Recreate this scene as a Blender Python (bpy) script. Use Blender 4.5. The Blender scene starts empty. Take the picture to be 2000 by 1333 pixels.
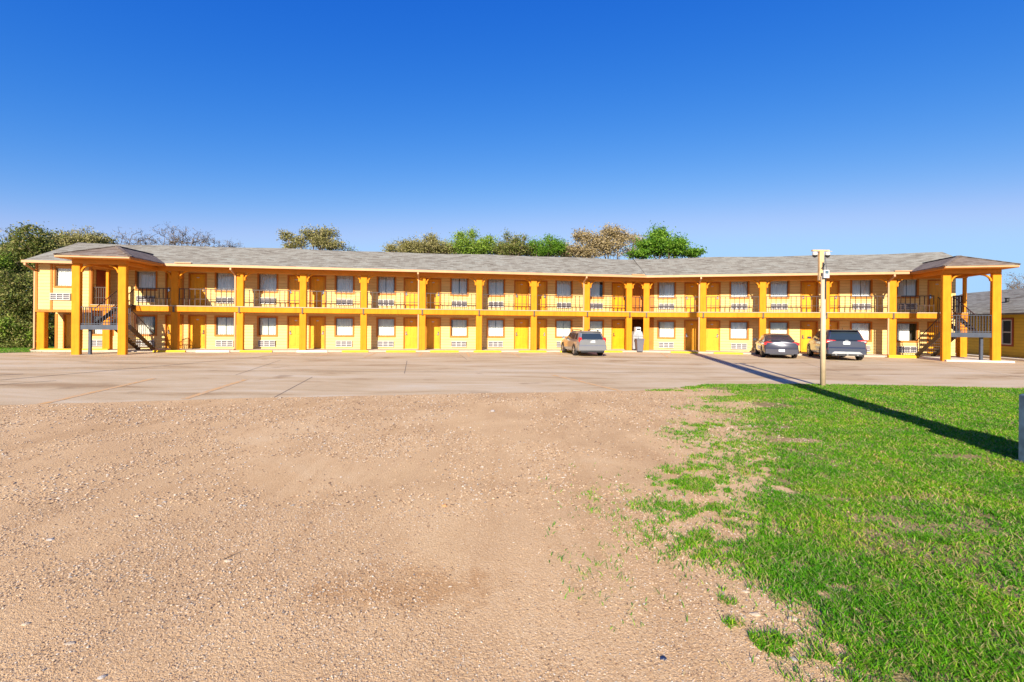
import bpy, math, random
import numpy as np
from mathutils import Vector, Matrix

# ------------------------------------------------------------------ camera, sky, sun, exposure
S = bpy.context.scene
C = S.collection
R_ = math.radians
F, HY, ROLL, CH = 889.0, 634.0, 0.009, 1.836          # focal length (px of a 2000 px wide frame), horizon row, roll, eye height

cam_d = bpy.data.cameras.new('camera'); cam = bpy.data.objects.new('camera', cam_d); C.objects.link(cam)
cam_d.sensor_width = 36; cam_d.lens = F/2000*36; cam_d.shift_y = -(666.5-HY)/2000
cam_d.clip_start = 0.05; cam_d.clip_end = 3000
cam.matrix_world = Matrix.Translation((0, 0, CH)) @ Matrix.Rotation(math.pi/2, 4, 'X') @ Matrix.Rotation(ROLL, 4, 'Z')
S.camera = cam
SUN_EL, SUN_AZ = R_(26), math.atan2(-.20, -1.0)        # the sun stands low behind the camera, a little to the left
W = bpy.data.worlds.new('World'); S.world = W; W.use_nodes = True
wn = W.node_tree.nodes; wl_ = W.node_tree.links
sky = wn.new('ShaderNodeTexSky'); sky.sky_type = 'NISHITA'; sky.sun_disc = False
sky.sun_elevation = SUN_EL; sky.sun_rotation = SUN_AZ
sky.air_density = 1.0; sky.dust_density = 0.25; sky.ozone_density = 3.0; sky.altitude = 200
# dry, very clear air: a steeper fall-off per channel gives the deep polarised blue overhead
sep = wn.new('ShaderNodeSeparateColor'); cmb = wn.new('ShaderNodeCombineColor'); wl_.new(sky.outputs[0], sep.inputs[0])
for ch, (ref, pw, out, mxv) in enumerate(((2.54, 2.75, 2.0, 2.6), (4.36, 1.27, 3.45, 4.3), (6.92, 0.46, 6.25, 7.4))):
    dv = wn.new('ShaderNodeMath'); dv.operation = 'DIVIDE'; dv.inputs[1].default_value = ref; wl_.new(sep.outputs[ch], dv.inputs[0])
    po = wn.new('ShaderNodeMath'); po.operation = 'POWER'; po.inputs[1].default_value = pw; wl_.new(dv.outputs[0], po.inputs[0])
    mu = wn.new('ShaderNodeMath'); mu.operation = 'MULTIPLY'; mu.inputs[1].default_value = out; wl_.new(po.outputs[0], mu.inputs[0])
    mi = wn.new('ShaderNodeMath'); mi.operation = 'SMOOTH_MIN'; mi.inputs[1].default_value = mxv; mi.inputs[2].default_value = mxv*0.45; wl_.new(mu.outputs[0], mi.inputs[0]); wl_.new(mi.outputs[0], cmb.inputs[ch])
wl_.new(cmb.outputs[0], wn['Background'].inputs[0]); wn['Background'].inputs[1].default_value = 0.080
sl = bpy.data.lights.new('sun', 'SUN'); sun = bpy.data.objects.new('sun', sl); C.objects.link(sun)
sl.energy = 5.0; sl.angle = R_(0.5); sl.color = (1.0, 0.90, 0.72)
sd = Vector((math.sin(SUN_AZ)*math.cos(SUN_EL), math.cos(SUN_AZ)*math.cos(SUN_EL), math.sin(SUN_EL)))
sun.rotation_euler = sd.to_track_quat('Z', 'Y').to_euler()
S.view_settings.view_transform = 'Standard'; S.view_settings.look = 'None'
S.view_settings.exposure = 1.0; S.view_settings.gamma = 1.0

random.seed(7); RNG = np.random.default_rng(11)
cR, sR = math.cos(ROLL), math.sin(ROLL)
def at(x, y, Y):                                        # photo position at a chosen distance -> world point
    a, b = x-1000, y-HY; u, v = cR*a+sR*b, -sR*a+cR*b
    return Vector((u/F*Y, Y, CH-v/F*Y))
def gnd(x, y, z=0.0):
    a, b = x-1000, y-HY; u, v = cR*a+sR*b, -sR*a+cR*b
    Y = F*(CH-z)/v; return (u/F*Y, Y)

# ------------------------------------------------------------------ materials
def nt(name):
    m = bpy.data.materials.new(name); m.use_nodes = True
    return m, m.node_tree.nodes, m.node_tree.links, m.node_tree.nodes['Principled BSDF']
def N(n, t, **k):
    o = n.new(t)
    for a, v in k.items():
        if a in o.inputs.keys(): o.inputs[a].default_value = v
        else: setattr(o, a, v)
    return o
def ramp(n, stops):
    r = n.new('ShaderNodeValToRGB'); e = r.color_ramp.elements
    while len(e) < len(stops): e.new(0.5)
    for i, (p, c) in enumerate(stops): e[i].position = p; e[i].color = (*c, 1)
    return r
def flat(name, col, rough=0.6, metal=0.0, var=0.12, sc=3.0, bump=0.0, bsc=60.0, spec=0.4, coat=0.0, streak=0.0):
    m, n, l, b = nt(name)
    tc = N(n, 'ShaderNodeTexCoord'); no = N(n, 'ShaderNodeTexNoise', Scale=sc, Detail=5.0, Roughness=0.6)
    l.new(tc.outputs['Object'], no.inputs['Vector'])
    r = ramp(n, [(0.3, tuple(c*(1-var) for c in col)), (0.7, tuple(min(1, c*(1+var)) for c in col))])
    l.new(no.outputs[0], r.inputs[0]); l.new(r.outputs[0], b.inputs['Base Color'])
    if streak:                                               # rain streaks and dirt on painted surfaces
        mp = N(n, 'ShaderNodeMapping'); mp.inputs['Scale'].default_value = (5, 5, 0.55); l.new(tc.outputs['Object'], mp.inputs[0])
        sn = N(n, 'ShaderNodeTexNoise', Scale=1.4, Detail=7.0, Roughness=0.7); l.new(mp.outputs[0], sn.inputs['Vector'])
        sr = ramp(n, [(0.36, (1-streak, 1-streak*1.15, 1-streak*1.1)), (0.56, (1, 1, 1))]); l.new(sn.outputs[0], sr.inputs[0])
        mm = N(n, 'ShaderNodeMixRGB', blend_type='MULTIPLY'); mm.inputs[0].default_value = 1; l.new(r.outputs[0], mm.inputs[1]); l.new(sr.outputs[0], mm.inputs[2]); l.new(mm.outputs[0], b.inputs['Base Color'])
    b.inputs['Roughness'].default_value = rough; b.inputs['Metallic'].default_value = metal
    b.inputs['Specular IOR Level'].default_value = spec; b.inputs['Coat Weight'].default_value = coat
    if bump:
        n2 = N(n, 'ShaderNodeTexNoise', Scale=bsc, Detail=3.0); bp = N(n, 'ShaderNodeBump', Strength=bump, Distance=0.01)
        l.new(tc.outputs['Object'], n2.inputs['Vector']); l.new(n2.outputs[0], bp.inputs['Height']); l.new(bp.outputs[0], b.inputs['Normal'])
    return m
def siding_mat(name, col, period=0.19):
    m, n, l, b = nt(name)
    tc = N(n, 'ShaderNodeTexCoord'); sp = N(n, 'ShaderNodeSeparateXYZ'); l.new(tc.outputs['Object'], sp.inputs[0])
    dv = N(n, 'ShaderNodeMath', operation='DIVIDE'); dv.inputs[1].default_value = period; l.new(sp.outputs[2], dv.inputs[0])
    fr = N(n, 'ShaderNodeMath', operation='FRACT'); l.new(dv.outputs[0], fr.inputs[0])
    inv = N(n, 'ShaderNodeMath', operation='SUBTRACT'); inv.inputs[0].default_value = 1; l.new(fr.outputs[0], inv.inputs[1])
    bp = N(n, 'ShaderNodeBump', Strength=1.0, Distance=0.016); l.new(inv.outputs[0], bp.inputs['Height']); l.new(bp.outputs[0], b.inputs['Normal'])
    no = N(n, 'ShaderNodeTexNoise', Scale=1.3, Detail=6.0, Roughness=0.65)
    mp = N(n, 'ShaderNodeMapping'); mp.inputs['Scale'].default_value = (0.7, 0.7, 4); l.new(tc.outputs['Object'], mp.inputs[0]); l.new(mp.outputs[0], no.inputs['Vector'])
    r = ramp(n, [(0.3, tuple(c*0.86 for c in col)), (0.7, tuple(min(1, c*1.06) for c in col))]); l.new(no.outputs[0], r.inputs[0])
    lt = N(n, 'ShaderNodeMath', operation='LESS_THAN'); lt.inputs[1].default_value = 0.09; l.new(fr.outputs[0], lt.inputs[0])
    mx = N(n, 'ShaderNodeMixRGB', blend_type='MULTIPLY'); mx.inputs[2].default_value = (0.72, 0.62, 0.5, 1)   # the lap joint between boards
    l.new(lt.outputs[0], mx.inputs[0]); l.new(r.outputs[0], mx.inputs[1]); l.new(mx.outputs[0], b.inputs['Base Color'])
    b.inputs['Roughness'].default_value = 0.7; b.inputs['Specular IOR Level'].default_value = 0.25
    return m
def shingle_mat(name, cols):
    m, n, l, b = nt(name)
    tc = N(n, 'ShaderNodeTexCoord')
    br = N(n, 'ShaderNodeTexBrick', Scale=1.0); br.inputs['Brick Width'].default_value = 0.42; br.inputs['Row Height'].default_value = 0.135
    br.inputs['Mortar Size'].default_value = 0.006; br.inputs['Color1'].default_value = (0, 0, 0, 1); br.inputs['Color2'].default_value = (1, 1, 1, 1); br.inputs['Mortar'].default_value = (0.0, 0.0, 0.0, 1)
    l.new(tc.outputs['Object'], br.inputs['Vector'])
    mp = N(n, 'ShaderNodeMapping'); mp.inputs['Scale'].default_value = (0.55, 3.2, 1); l.new(tc.outputs['Object'], mp.inputs[0])
    no = N(n, 'ShaderNodeTexNoise', Scale=1.6, Detail=8.0, Roughness=0.75); l.new(mp.outputs[0], no.inputs['Vector'])
    mx = N(n, 'ShaderNodeMixRGB'); mx.inputs[0].default_value = 0.35; l.new(no.outputs[0], mx.inputs[1]); l.new(br.outputs[0], mx.inputs[2])
    r = ramp(n, [(0.25, cols[0]), (0.45, cols[1]), (0.6, cols[2]), (0.8, cols[3])]); l.new(mx.outputs[0], r.inputs[0])
    l.new(r.outputs[0], b.inputs['Base Color']); b.inputs['Roughness'].default_value = 0.9; b.inputs['Specular IOR Level'].default_value = 0.15
    n3 = N(n, 'ShaderNodeTexNoise', Scale=25.0, Detail=4.0); l.new(tc.outputs['Object'], n3.inputs['Vector'])
    bp = N(n, 'ShaderNodeBump', Strength=0.6, Distance=0.03); l.new(n3.outputs[0], bp.inputs['Height']); l.new(bp.outputs[0], b.inputs['Normal'])
    return m
def island_mat(name, stops, rough=0.7, transl=0.0, spec=0.3):
    m, n, l, b = nt(name)
    g = N(n, 'ShaderNodeNewGeometry'); r = ramp(n, stops); l.new(g.outputs['Random Per Island'], r.inputs[0]); l.new(r.outputs[0], b.inputs['Base Color'])
    b.inputs['Roughness'].default_value = rough; b.inputs['Specular IOR Level'].default_value = spec
    if transl:
        t = N(n, 'ShaderNodeBsdfTranslucent'); l.new(r.outputs[0], t.inputs[0]); mx = N(n, 'ShaderNodeMixShader'); mx.inputs[0].default_value = transl
        l.new(b.outputs[0], mx.inputs[1]); l.new(t.outputs[0], mx.inputs[2]); l.new(mx.outputs[0], n['Material Output'].inputs[0])
    return m
def ground_mat(name, stops, patch, scale=1.0, fine=140.0, bump=0.6, bd=0.012, fine_mix=0.5):
    m, n, l, b = nt(name)
    tc = N(n, 'ShaderNodeTexCoord')
    big = N(n, 'ShaderNodeTexNoise', Scale=0.45*scale, Detail=7.0, Roughness=0.62, Distortion=0.4); l.new(tc.outputs['Object'], big.inputs['Vector'])
    vo = N(n, 'ShaderNodeTexVoronoi', Scale=fine); l.new(tc.outputs['Object'], vo.inputs['Vector'])
    vo2 = N(n, 'ShaderNodeTexVoronoi', Scale=fine*0.32); l.new(tc.outputs['Object'], vo2.inputs['Vector'])
    r = ramp(n, stops)
    sp = N(n, 'ShaderNodeSeparateXYZ'); l.new(vo.outputs['Color'], sp.inputs[0]); l.new(sp.outputs[0], r.inputs[0])
    r2 = ramp(n, patch); l.new(big.outputs[0], r2.inputs[0])
    mx = N(n, 'ShaderNodeMixRGB'); mx.inputs[0].default_value = fine_mix; l.new(r2.outputs[0], mx.inputs[1]); l.new(r.outputs[0], mx.inputs[2])
    l.new(mx.outputs[0], b.inputs['Base Color']); b.inputs['Roughness'].default_value = 0.92; b.inputs['Specular IOR Level'].default_value = 0.12
    ad = N(n, 'ShaderNodeMath', operation='ADD'); l.new(vo.outputs['Distance'], ad.inputs[0]); l.new(vo2.outputs['Distance'], ad.inputs[1])
    bp = N(n, 'ShaderNodeBump', Strength=bump, Distance=bd); bp.invert = True; l.new(ad.outputs[0], bp.inputs['Height']); l.new(bp.outputs[0], b.inputs['Normal'])
    return m
def paint_mat(name, col, under, keep=0.5):                # worn paint: patches of it are gone
    m, n, l, b = nt(name)
    tc = N(n, 'ShaderNodeTexCoord'); no = N(n, 'ShaderNodeTexNoise', Scale=5.0, Detail=8.0, Roughness=0.75); l.new(tc.outputs['Object'], no.inputs['Vector'])
    r = ramp(n, [(keep-0.12, under), (keep+0.12, col)]); l.new(no.outputs[0], r.inputs[0]); l.new(r.outputs[0], b.inputs['Base Color']); b.inputs['Roughness'].default_value = 0.85
    return m

M = {}
M['siding'] = siding_mat('pale_yellow_siding', (0.72, 0.51, 0.20))
M['siding_gold'] = siding_mat('gold_siding', (0.6708, 0.43, 0.043))
M['stucco'] = flat('yellow_stucco', (0.66, 0.238, 0.012), 0.85, var=0.10, sc=1.5, bump=0.5, bsc=30, spec=0.2, streak=0.18)
M['trim'] = flat('orange_trim', (0.48, 0.16, 0.01), 0.6, var=0.1, streak=0.25)
M['soffit'] = flat('orange_soffit', (0.58, 0.205, 0.012), 0.7, var=0.1)
M['door'] = flat('door_yellow', (0.74, 0.335, 0.004), 0.45, var=0.06, streak=0.2)
M['gutter'] = flat('peach_gutter', (0.5117, 0.2778, 0.1389), 0.5, var=0.08)
M['roof'] = shingle_mat('grey_shingle', [(0.1165, 0.0996, 0.079), (0.21, 0.1941, 0.1638), (0.2642, 0.2515, 0.2172), (0.251, 0.2662, 0.2391)])
M['roof_brown'] = shingle_mat('brown_shingle', [(0.0939, 0.0671, 0.0537), (0.1677, 0.1275, 0.104), (0.2079, 0.1677, 0.1409), (0.1811, 0.1677, 0.161)])
M['slab'] = flat('walkway_concrete', (0.44, 0.34, 0.24), 0.9, var=0.12, sc=2)
M['walk'] = flat('sidewalk_concrete', (0.43, 0.3612, 0.2924), 0.9, var=0.14, sc=2, bump=0.3)
M['iron'] = flat('brown_iron', (0.055, 0.03, 0.022), 0.45, var=0.2)
M['steel'] = flat('grey_steel', (0.052, 0.0624, 0.088), 0.5, var=0.18)
M['black'] = flat('black_plastic', (0.025, 0.025, 0.028), 0.5)
M['lamp'] = flat('lamp_bronze', (0.11, 0.075, 0.05), 0.45, var=0.2)
M['white'] = flat('white_enamel', (0.56, 0.54, 0.51), 0.4, var=0.04)
M['enamel'] = flat('worn_enamel', (0.34, 0.35, 0.37), 0.5, var=0.1, streak=0.2)
M['ac_dark'] = flat('grille_dark', (0.12, 0.11, 0.13), 0.6)
M['curtain'] = flat('curtain_cloth', (0.74, 0.72, 0.66), 0.9, var=0.06)
M['curtain_w'] = flat('curtain_cloth_white', (0.8, 0.8, 0.8), 0.9, var=0.05)
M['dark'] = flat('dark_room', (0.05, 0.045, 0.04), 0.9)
M['winframe'] = flat('window_bronze', (0.20, 0.10, 0.035), 0.5)
M['concrete_w'] = flat('white_concrete', (0.6364, 0.5676, 0.4816), 0.9, var=0.1, bump=0.4)
M['yellow_paint'] = flat('yellow_block_paint', (0.688, 0.4214, 0.0172), 0.8, var=0.16, sc=6, bump=0.3)
M['red_trim'] = flat('red_brown_trim', (0.25, 0.045, 0.012), 0.6)
M['wood'] = flat('pale_wood', (0.62, 0.40, 0.20), 0.8, var=0.25, sc=9)
M['pipe'] = flat('beige_pipe', (0.5676, 0.43, 0.2752), 0.5, metal=0.0, var=0.15)
M['bark'] = flat('bark', (0.13, 0.095, 0.07), 0.95, var=0.3, sc=8)
M['rubber'] = flat('rubber', (0.022, 0.02, 0.02), 0.85)
M['rim'] = flat('alloy', (0.45, 0.45, 0.46), 0.35, metal=0.8)
M['plate'] = flat('plate_white', (0.75, 0.76, 0.78), 0.5, var=0.03)
M['bin'] = flat('grey_bin', (0.13, 0.13, 0.16), 0.5, var=0.06)
M['bluepost'] = flat('blue_grey_steel', (0.07, 0.119, 0.168), 0.55, var=0.35, sc=7)
def glass_mat(name, tint, mixv):
    m, n, l, b = nt(name)
    gl = N(n, 'ShaderNodeBsdfGlossy', Roughness=0.03); tr = N(n, 'ShaderNodeBsdfTransparent'); tr.inputs[0].default_value = (*tint, 1)
    fr = N(n, 'ShaderNodeFresnel', IOR=1.5); ma = N(n, 'ShaderNodeMath', operation='MULTIPLY_ADD'); ma.inputs[1].default_value = 1.0; ma.inputs[2].default_value = mixv
    l.new(fr.outputs[0], ma.inputs[0]); mx = N(n, 'ShaderNodeMixShader'); l.new(ma.outputs[0], mx.inputs[0]); l.new(tr.outputs[0], mx.inputs[1]); l.new(gl.outputs[0], mx.inputs[2])
    l.new(mx.outputs[0], n['Material Output'].inputs[0]); n.remove(b); return m
M['glass'] = glass_mat('window_glass', (0.95, 0.97, 0.97), 0.03)
M['dark_pane'] = flat('dark_window_glass', (0.015, 0.018, 0.022), 0.25, var=0.02, spec=0.25)
def carpaint(name, col, metal=0.5):
    m = flat(name, col, 0.32, metal=metal, var=0.02, spec=0.5, coat=0.8); return m
M['car_silver'] = carpaint('silver_paint', (0.3, 0.3, 0.31), 0.6)
M['car_dark'] = carpaint('charcoal_paint', (0.055, 0.055, 0.075), 0.4)
M['car_blue'] = carpaint('blue_grey_paint', (0.05, 0.06, 0.095), 0.5)
M['car_glass'] = flat('car_glass', (0.02, 0.03, 0.04), 0.06, var=0.02, spec=0.9)
M['red_lens'] = flat('red_lens', (0.55, 0.015, 0.02), 0.2, coat=0.8)
M['lens_clear'] = flat('clear_lens', (0.7, 0.6, 0.6), 0.2, coat=0.8)
M['chrome'] = flat('chrome', (0.6, 0.6, 0.62), 0.2, metal=1.0)
M['gravel'] = ground_mat('tan_gravel', [(0.0, (0.2806, 0.1668, 0.0855)), (0.35, (0.4521, 0.2958, 0.1675)), (0.7, (0.5301, 0.3641, 0.2138)), (1.0, (0.6236, 0.493, 0.335))],
                         [(0.24, (0.3118, 0.1896, 0.0855)), (0.44, (0.4443, 0.2883, 0.1426)), (0.55, (0.5457, 0.3679, 0.1889)), (0.68, (0.6002, 0.4475, 0.2637))], fine=150, bump=0.5, bd=0.006)
def gravel_extra():                                          # wheel tracks worn into the yard and a damp brown stain
    m = M['gravel']; n, l = m.node_tree.nodes, m.node_tree.links; b = n['Principled BSDF']; src = b.inputs['Base Color'].links[0].from_socket
    tc = N(n, 'ShaderNodeTexCoord'); mp = N(n, 'ShaderNodeMapping'); mp.inputs['Scale'].default_value = (1.7, 0.16, 1); mp.inputs['Rotation'].default_value = (0, 0, 0.25); l.new(tc.outputs['Object'], mp.inputs[0])
    no = N(n, 'ShaderNodeTexNoise', Scale=1.0, Detail=6.0, Roughness=0.6, Distortion=0.8); l.new(mp.outputs[0], no.inputs['Vector'])
    r = ramp(n, [(0.34, (0.9464, 0.9064, 0.8652)), (0.5, (1.04, 1.03, 1.03)), (0.66, (1.05, 1.04, 1.02))]); l.new(no.outputs[0], r.inputs[0])
    m1 = N(n, 'ShaderNodeMixRGB', blend_type='MULTIPLY'); m1.inputs[0].default_value = 1; l.new(src, m1.inputs[1]); l.new(r.outputs[0], m1.inputs[2])
    mp2 = N(n, 'ShaderNodeMapping'); mp2.inputs['Location'].default_value = (0.75/1.1, -3.15/0.42, 0); mp2.inputs['Scale'].default_value = (1/1.1, 1/0.42, 1); l.new(tc.outputs['Object'], mp2.inputs[0])
    ln = N(n, 'ShaderNodeVectorMath', operation='LENGTH'); l.new(mp2.outputs[0], ln.inputs[0])
    n2 = N(n, 'ShaderNodeTexNoise', Scale=3.5, Detail=6.0, Roughness=0.65); l.new(tc.outputs['Object'], n2.inputs['Vector'])
    ma = N(n, 'ShaderNodeMath', operation='MULTIPLY_ADD'); ma.inputs[1].default_value = 2.4; ma.inputs[2].default_value = -1.2; l.new(n2.outputs[0], ma.inputs[0])
    ad = N(n, 'ShaderNodeMath', operation='ADD'); l.new(ln.outputs['Value'], ad.inputs[0]); l.new(ma.outputs[0], ad.inputs[1])
    r2 = ramp(n, [(0.25, (0.8528, 0.7622, 0.6798)), (0.8, (1.04, 1.03, 1.03))]); l.new(ad.outputs[0], r2.inputs[0])
    m2 = N(n, 'ShaderNodeMixRGB', blend_type='MULTIPLY'); m2.inputs[0].default_value = 1; l.new(m1.outputs[0], m2.inputs[1]); l.new(r2.outputs[0], m2.inputs[2]); l.new(m2.outputs[0], b.inputs['Base Color'])
gravel_extra()
M['soil'] = ground_mat('lawn_soil', [(0.0, (0.1331, 0.0906, 0.0412)), (0.5, (0.2829, 0.1978, 0.0989)), (1.0, (0.4326, 0.3131, 0.1813))],
                       [(0.35, (0.1331, 0.1401, 0.033)), (0.50, (0.2496, 0.1895, 0.0742)), (0.70, (0.416, 0.2884, 0.1648))], scale=3, fine=90)
M['terrain'] = ground_mat('far_ground', [(0.0, (0.052, 0.0927, 0.0206)), (1.0, (0.1248, 0.1751, 0.0412))], [(0.3, (0.0624, 0.1133, 0.0206)), (0.7, (0.1456, 0.1545, 0.0618))], fine=20)
def lot_mat():
    m, n, l, b = nt('lot_concrete')
    tc = N(n, 'ShaderNodeTexCoord'); mp = N(n, 'ShaderNodeMapping'); mp.inputs['Scale'].default_value = (0.2288, 0.824, 1.03); mp.inputs['Rotation'].default_value = (0, 0, 0.1); l.new(tc.outputs['Object'], mp.inputs[0])
    a = N(n, 'ShaderNodeTexNoise', Scale=0.9, Detail=9.0, Roughness=0.68, Distortion=0.5); l.new(mp.outputs[0], a.inputs['Vector'])
    r = ramp(n, [(0.34, (0.3494, 0.2348, 0.1318)), (0.45, (0.4826, 0.3584, 0.2225)), (0.56, (0.5408, 0.4202, 0.2843)), (0.70, (0.5658, 0.4779, 0.3626))]); l.new(a.outputs[0], r.inputs[0])
    f = N(n, 'ShaderNodeTexNoise', Scale=30.0, Detail=5.0, Roughness=0.8); l.new(tc.outputs['Object'], f.inputs['Vector'])
    r2 = ramp(n, [(0.3, (0.8, 0.8, 0.8)), (0.6, (1, 1, 1))]); l.new(f.outputs[0], r2.inputs[0])
    mx = N(n, 'ShaderNodeMixRGB', blend_type='MULTIPLY'); mx.inputs[0].default_value = 1; l.new(r.outputs[0], mx.inputs[1]); l.new(r2.outputs[0], mx.inputs[2])
    # oil stains
    st = N(n, 'ShaderNodeTexNoise', Scale=0.55, Detail=3.0); l.new(tc.outputs['Object'], st.inputs['Vector'])
    r3 = ramp(n, [(0.64, (1, 1, 1)), (0.72, (0.72, 0.68, 0.65))]); l.new(st.outputs[0], r3.inputs[0])
    m2 = N(n, 'ShaderNodeMixRGB', blend_type='MULTIPLY'); m2.inputs[0].default_value = 1; l.new(mx.outputs[0], m2.inputs[1]); l.new(r3.outputs[0], m2.inputs[2])
    l.new(m2.outputs[0], b.inputs['Base Color']); b.inputs['Roughness'].default_value = 0.88; b.inputs['Specular IOR Level'].default_value = 0.2
    bp = N(n, 'ShaderNodeBump', Strength=0.25, Distance=0.01); l.new(f.outputs[0], bp.inputs['Height']); l.new(bp.outputs[0], b.inputs['Normal'])
    return m
M['lot'] = lot_mat()
M['lot_line'] = paint_mat('worn_orange_line', (0.5676, 0.3096, 0.1032), (0.47, 0.37, 0.27), 0.46)
M['joint'] = flat('dark_joint_and_line', (0.12, 0.09, 0.075), 0.9, var=0.3, sc=4)
M['pebble'] = island_mat('pebbles', [(0.0, (0.13, 0.09, 0.065)), (0.14, (0.28, 0.17, 0.10)), (0.35, (0.44, 0.29, 0.17)), (0.6, (0.54, 0.37, 0.225)), (0.82, (0.59, 0.44, 0.29)), (0.93, (0.60, 0.53, 0.44)), (1.0, (0.20, 0.18, 0.17))], 0.85)
M['grass'] = island_mat('grass_blades', [(0.0, (0.043, 0.1676, 0.0042)), (0.35, (0.0946, 0.3055, 0.0085)), (0.62, (0.172, 0.4041, 0.0141)), (0.76, (0.2753, 0.4435, 0.0282)), (0.82, (0.3696, 0.3168, 0.1144)), (1.0, (0.4928, 0.396, 0.22))], 0.7, 0.4, 0.12)
def grass_extra():                                           # yellower and darker stands of grass
    m = M['grass']; n, l = m.node_tree.nodes, m.node_tree.links; b = n['Principled BSDF']; src = b.inputs['Base Color'].links[0].from_socket
    tc = N(n, 'ShaderNodeTexCoord'); no = N(n, 'ShaderNodeTexNoise', Scale=1.1, Detail=5.0, Roughness=0.65); l.new(tc.outputs['Object'], no.inputs['Vector'])
    r = ramp(n, [(0.36, (0.66, 0.85, 0.8)), (0.5, (0.95, 1.0, 0.9)), (0.66, (1.35, 1.12, 1.0))]); l.new(no.outputs[0], r.inputs[0])
    mx = N(n, 'ShaderNodeMixRGB', blend_type='MULTIPLY'); mx.inputs[0].default_value = 1; l.new(src, mx.inputs[1]); l.new(r.outputs[0], mx.inputs[2]); l.new(mx.outputs[0], b.inputs['Base Color'])
    for q in n:
        if q.type == 'BSDF_TRANSLUCENT': l.new(mx.outputs[0], q.inputs[0])
grass_extra()
def leafm(name, a, b_, c, d): return island_mat(name, [(0.0, a), (0.35, b_), (0.7, c), (1.0, d)], 0.6, 0.3)
M['leaf_vine'] = leafm('leaf_vine', (0.0623, 0.0938, 0.0143), (0.1122, 0.1499, 0.0245), (0.1999, 0.2122, 0.0438), (0.3366, 0.2744, 0.1122))
M['leaf_fresh'] = leafm('leaf_fresh', (0.0952, 0.1768, 0.0161), (0.1632, 0.272, 0.0272), (0.2448, 0.3672, 0.0408), (0.3264, 0.3808, 0.0816))
M['leaf_olive'] = leafm('leaf_olive', (0.1156, 0.1156, 0.0348), (0.2312, 0.2193, 0.0578), (0.3468, 0.312, 0.1156), (0.4165, 0.3468, 0.1853))
M['leaf_tan'] = leafm('leaf_tan', (0.1768, 0.1326, 0.0553), (0.3315, 0.2541, 0.1105), (0.4199, 0.3315, 0.1768), (0.5083, 0.4088, 0.2652))
M['leaf_bright'] = leafm('leaf_bright', (0.0361, 0.1088, 0.0051), (0.0867, 0.2108, 0.0102), (0.1445, 0.2856, 0.0153), (0.2167, 0.34, 0.0382))
M['leaf_twig'] = leafm('leaf_twig', (0.1105, 0.0884, 0.0553), (0.1768, 0.1436, 0.0994), (0.2652, 0.2099, 0.1436), (0.3315, 0.2652, 0.1989))
M['stone_w'] = flat('pale_stone', (0.4, 0.32, 0.24), 0.9, var=0.2, sc=30, bump=0.5)
M['stone_g'] = flat('grey_stone', (0.33, 0.30, 0.28), 0.9, var=0.2, sc=30, bump=0.5)
M['stone_b'] = flat('rust_stone', (0.42, 0.22, 0.10), 0.9, var=0.2, sc=30, bump=0.5)
M['litter'] = flat('navy_plastic', (0.01, 0.02, 0.06), 0.4)

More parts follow.
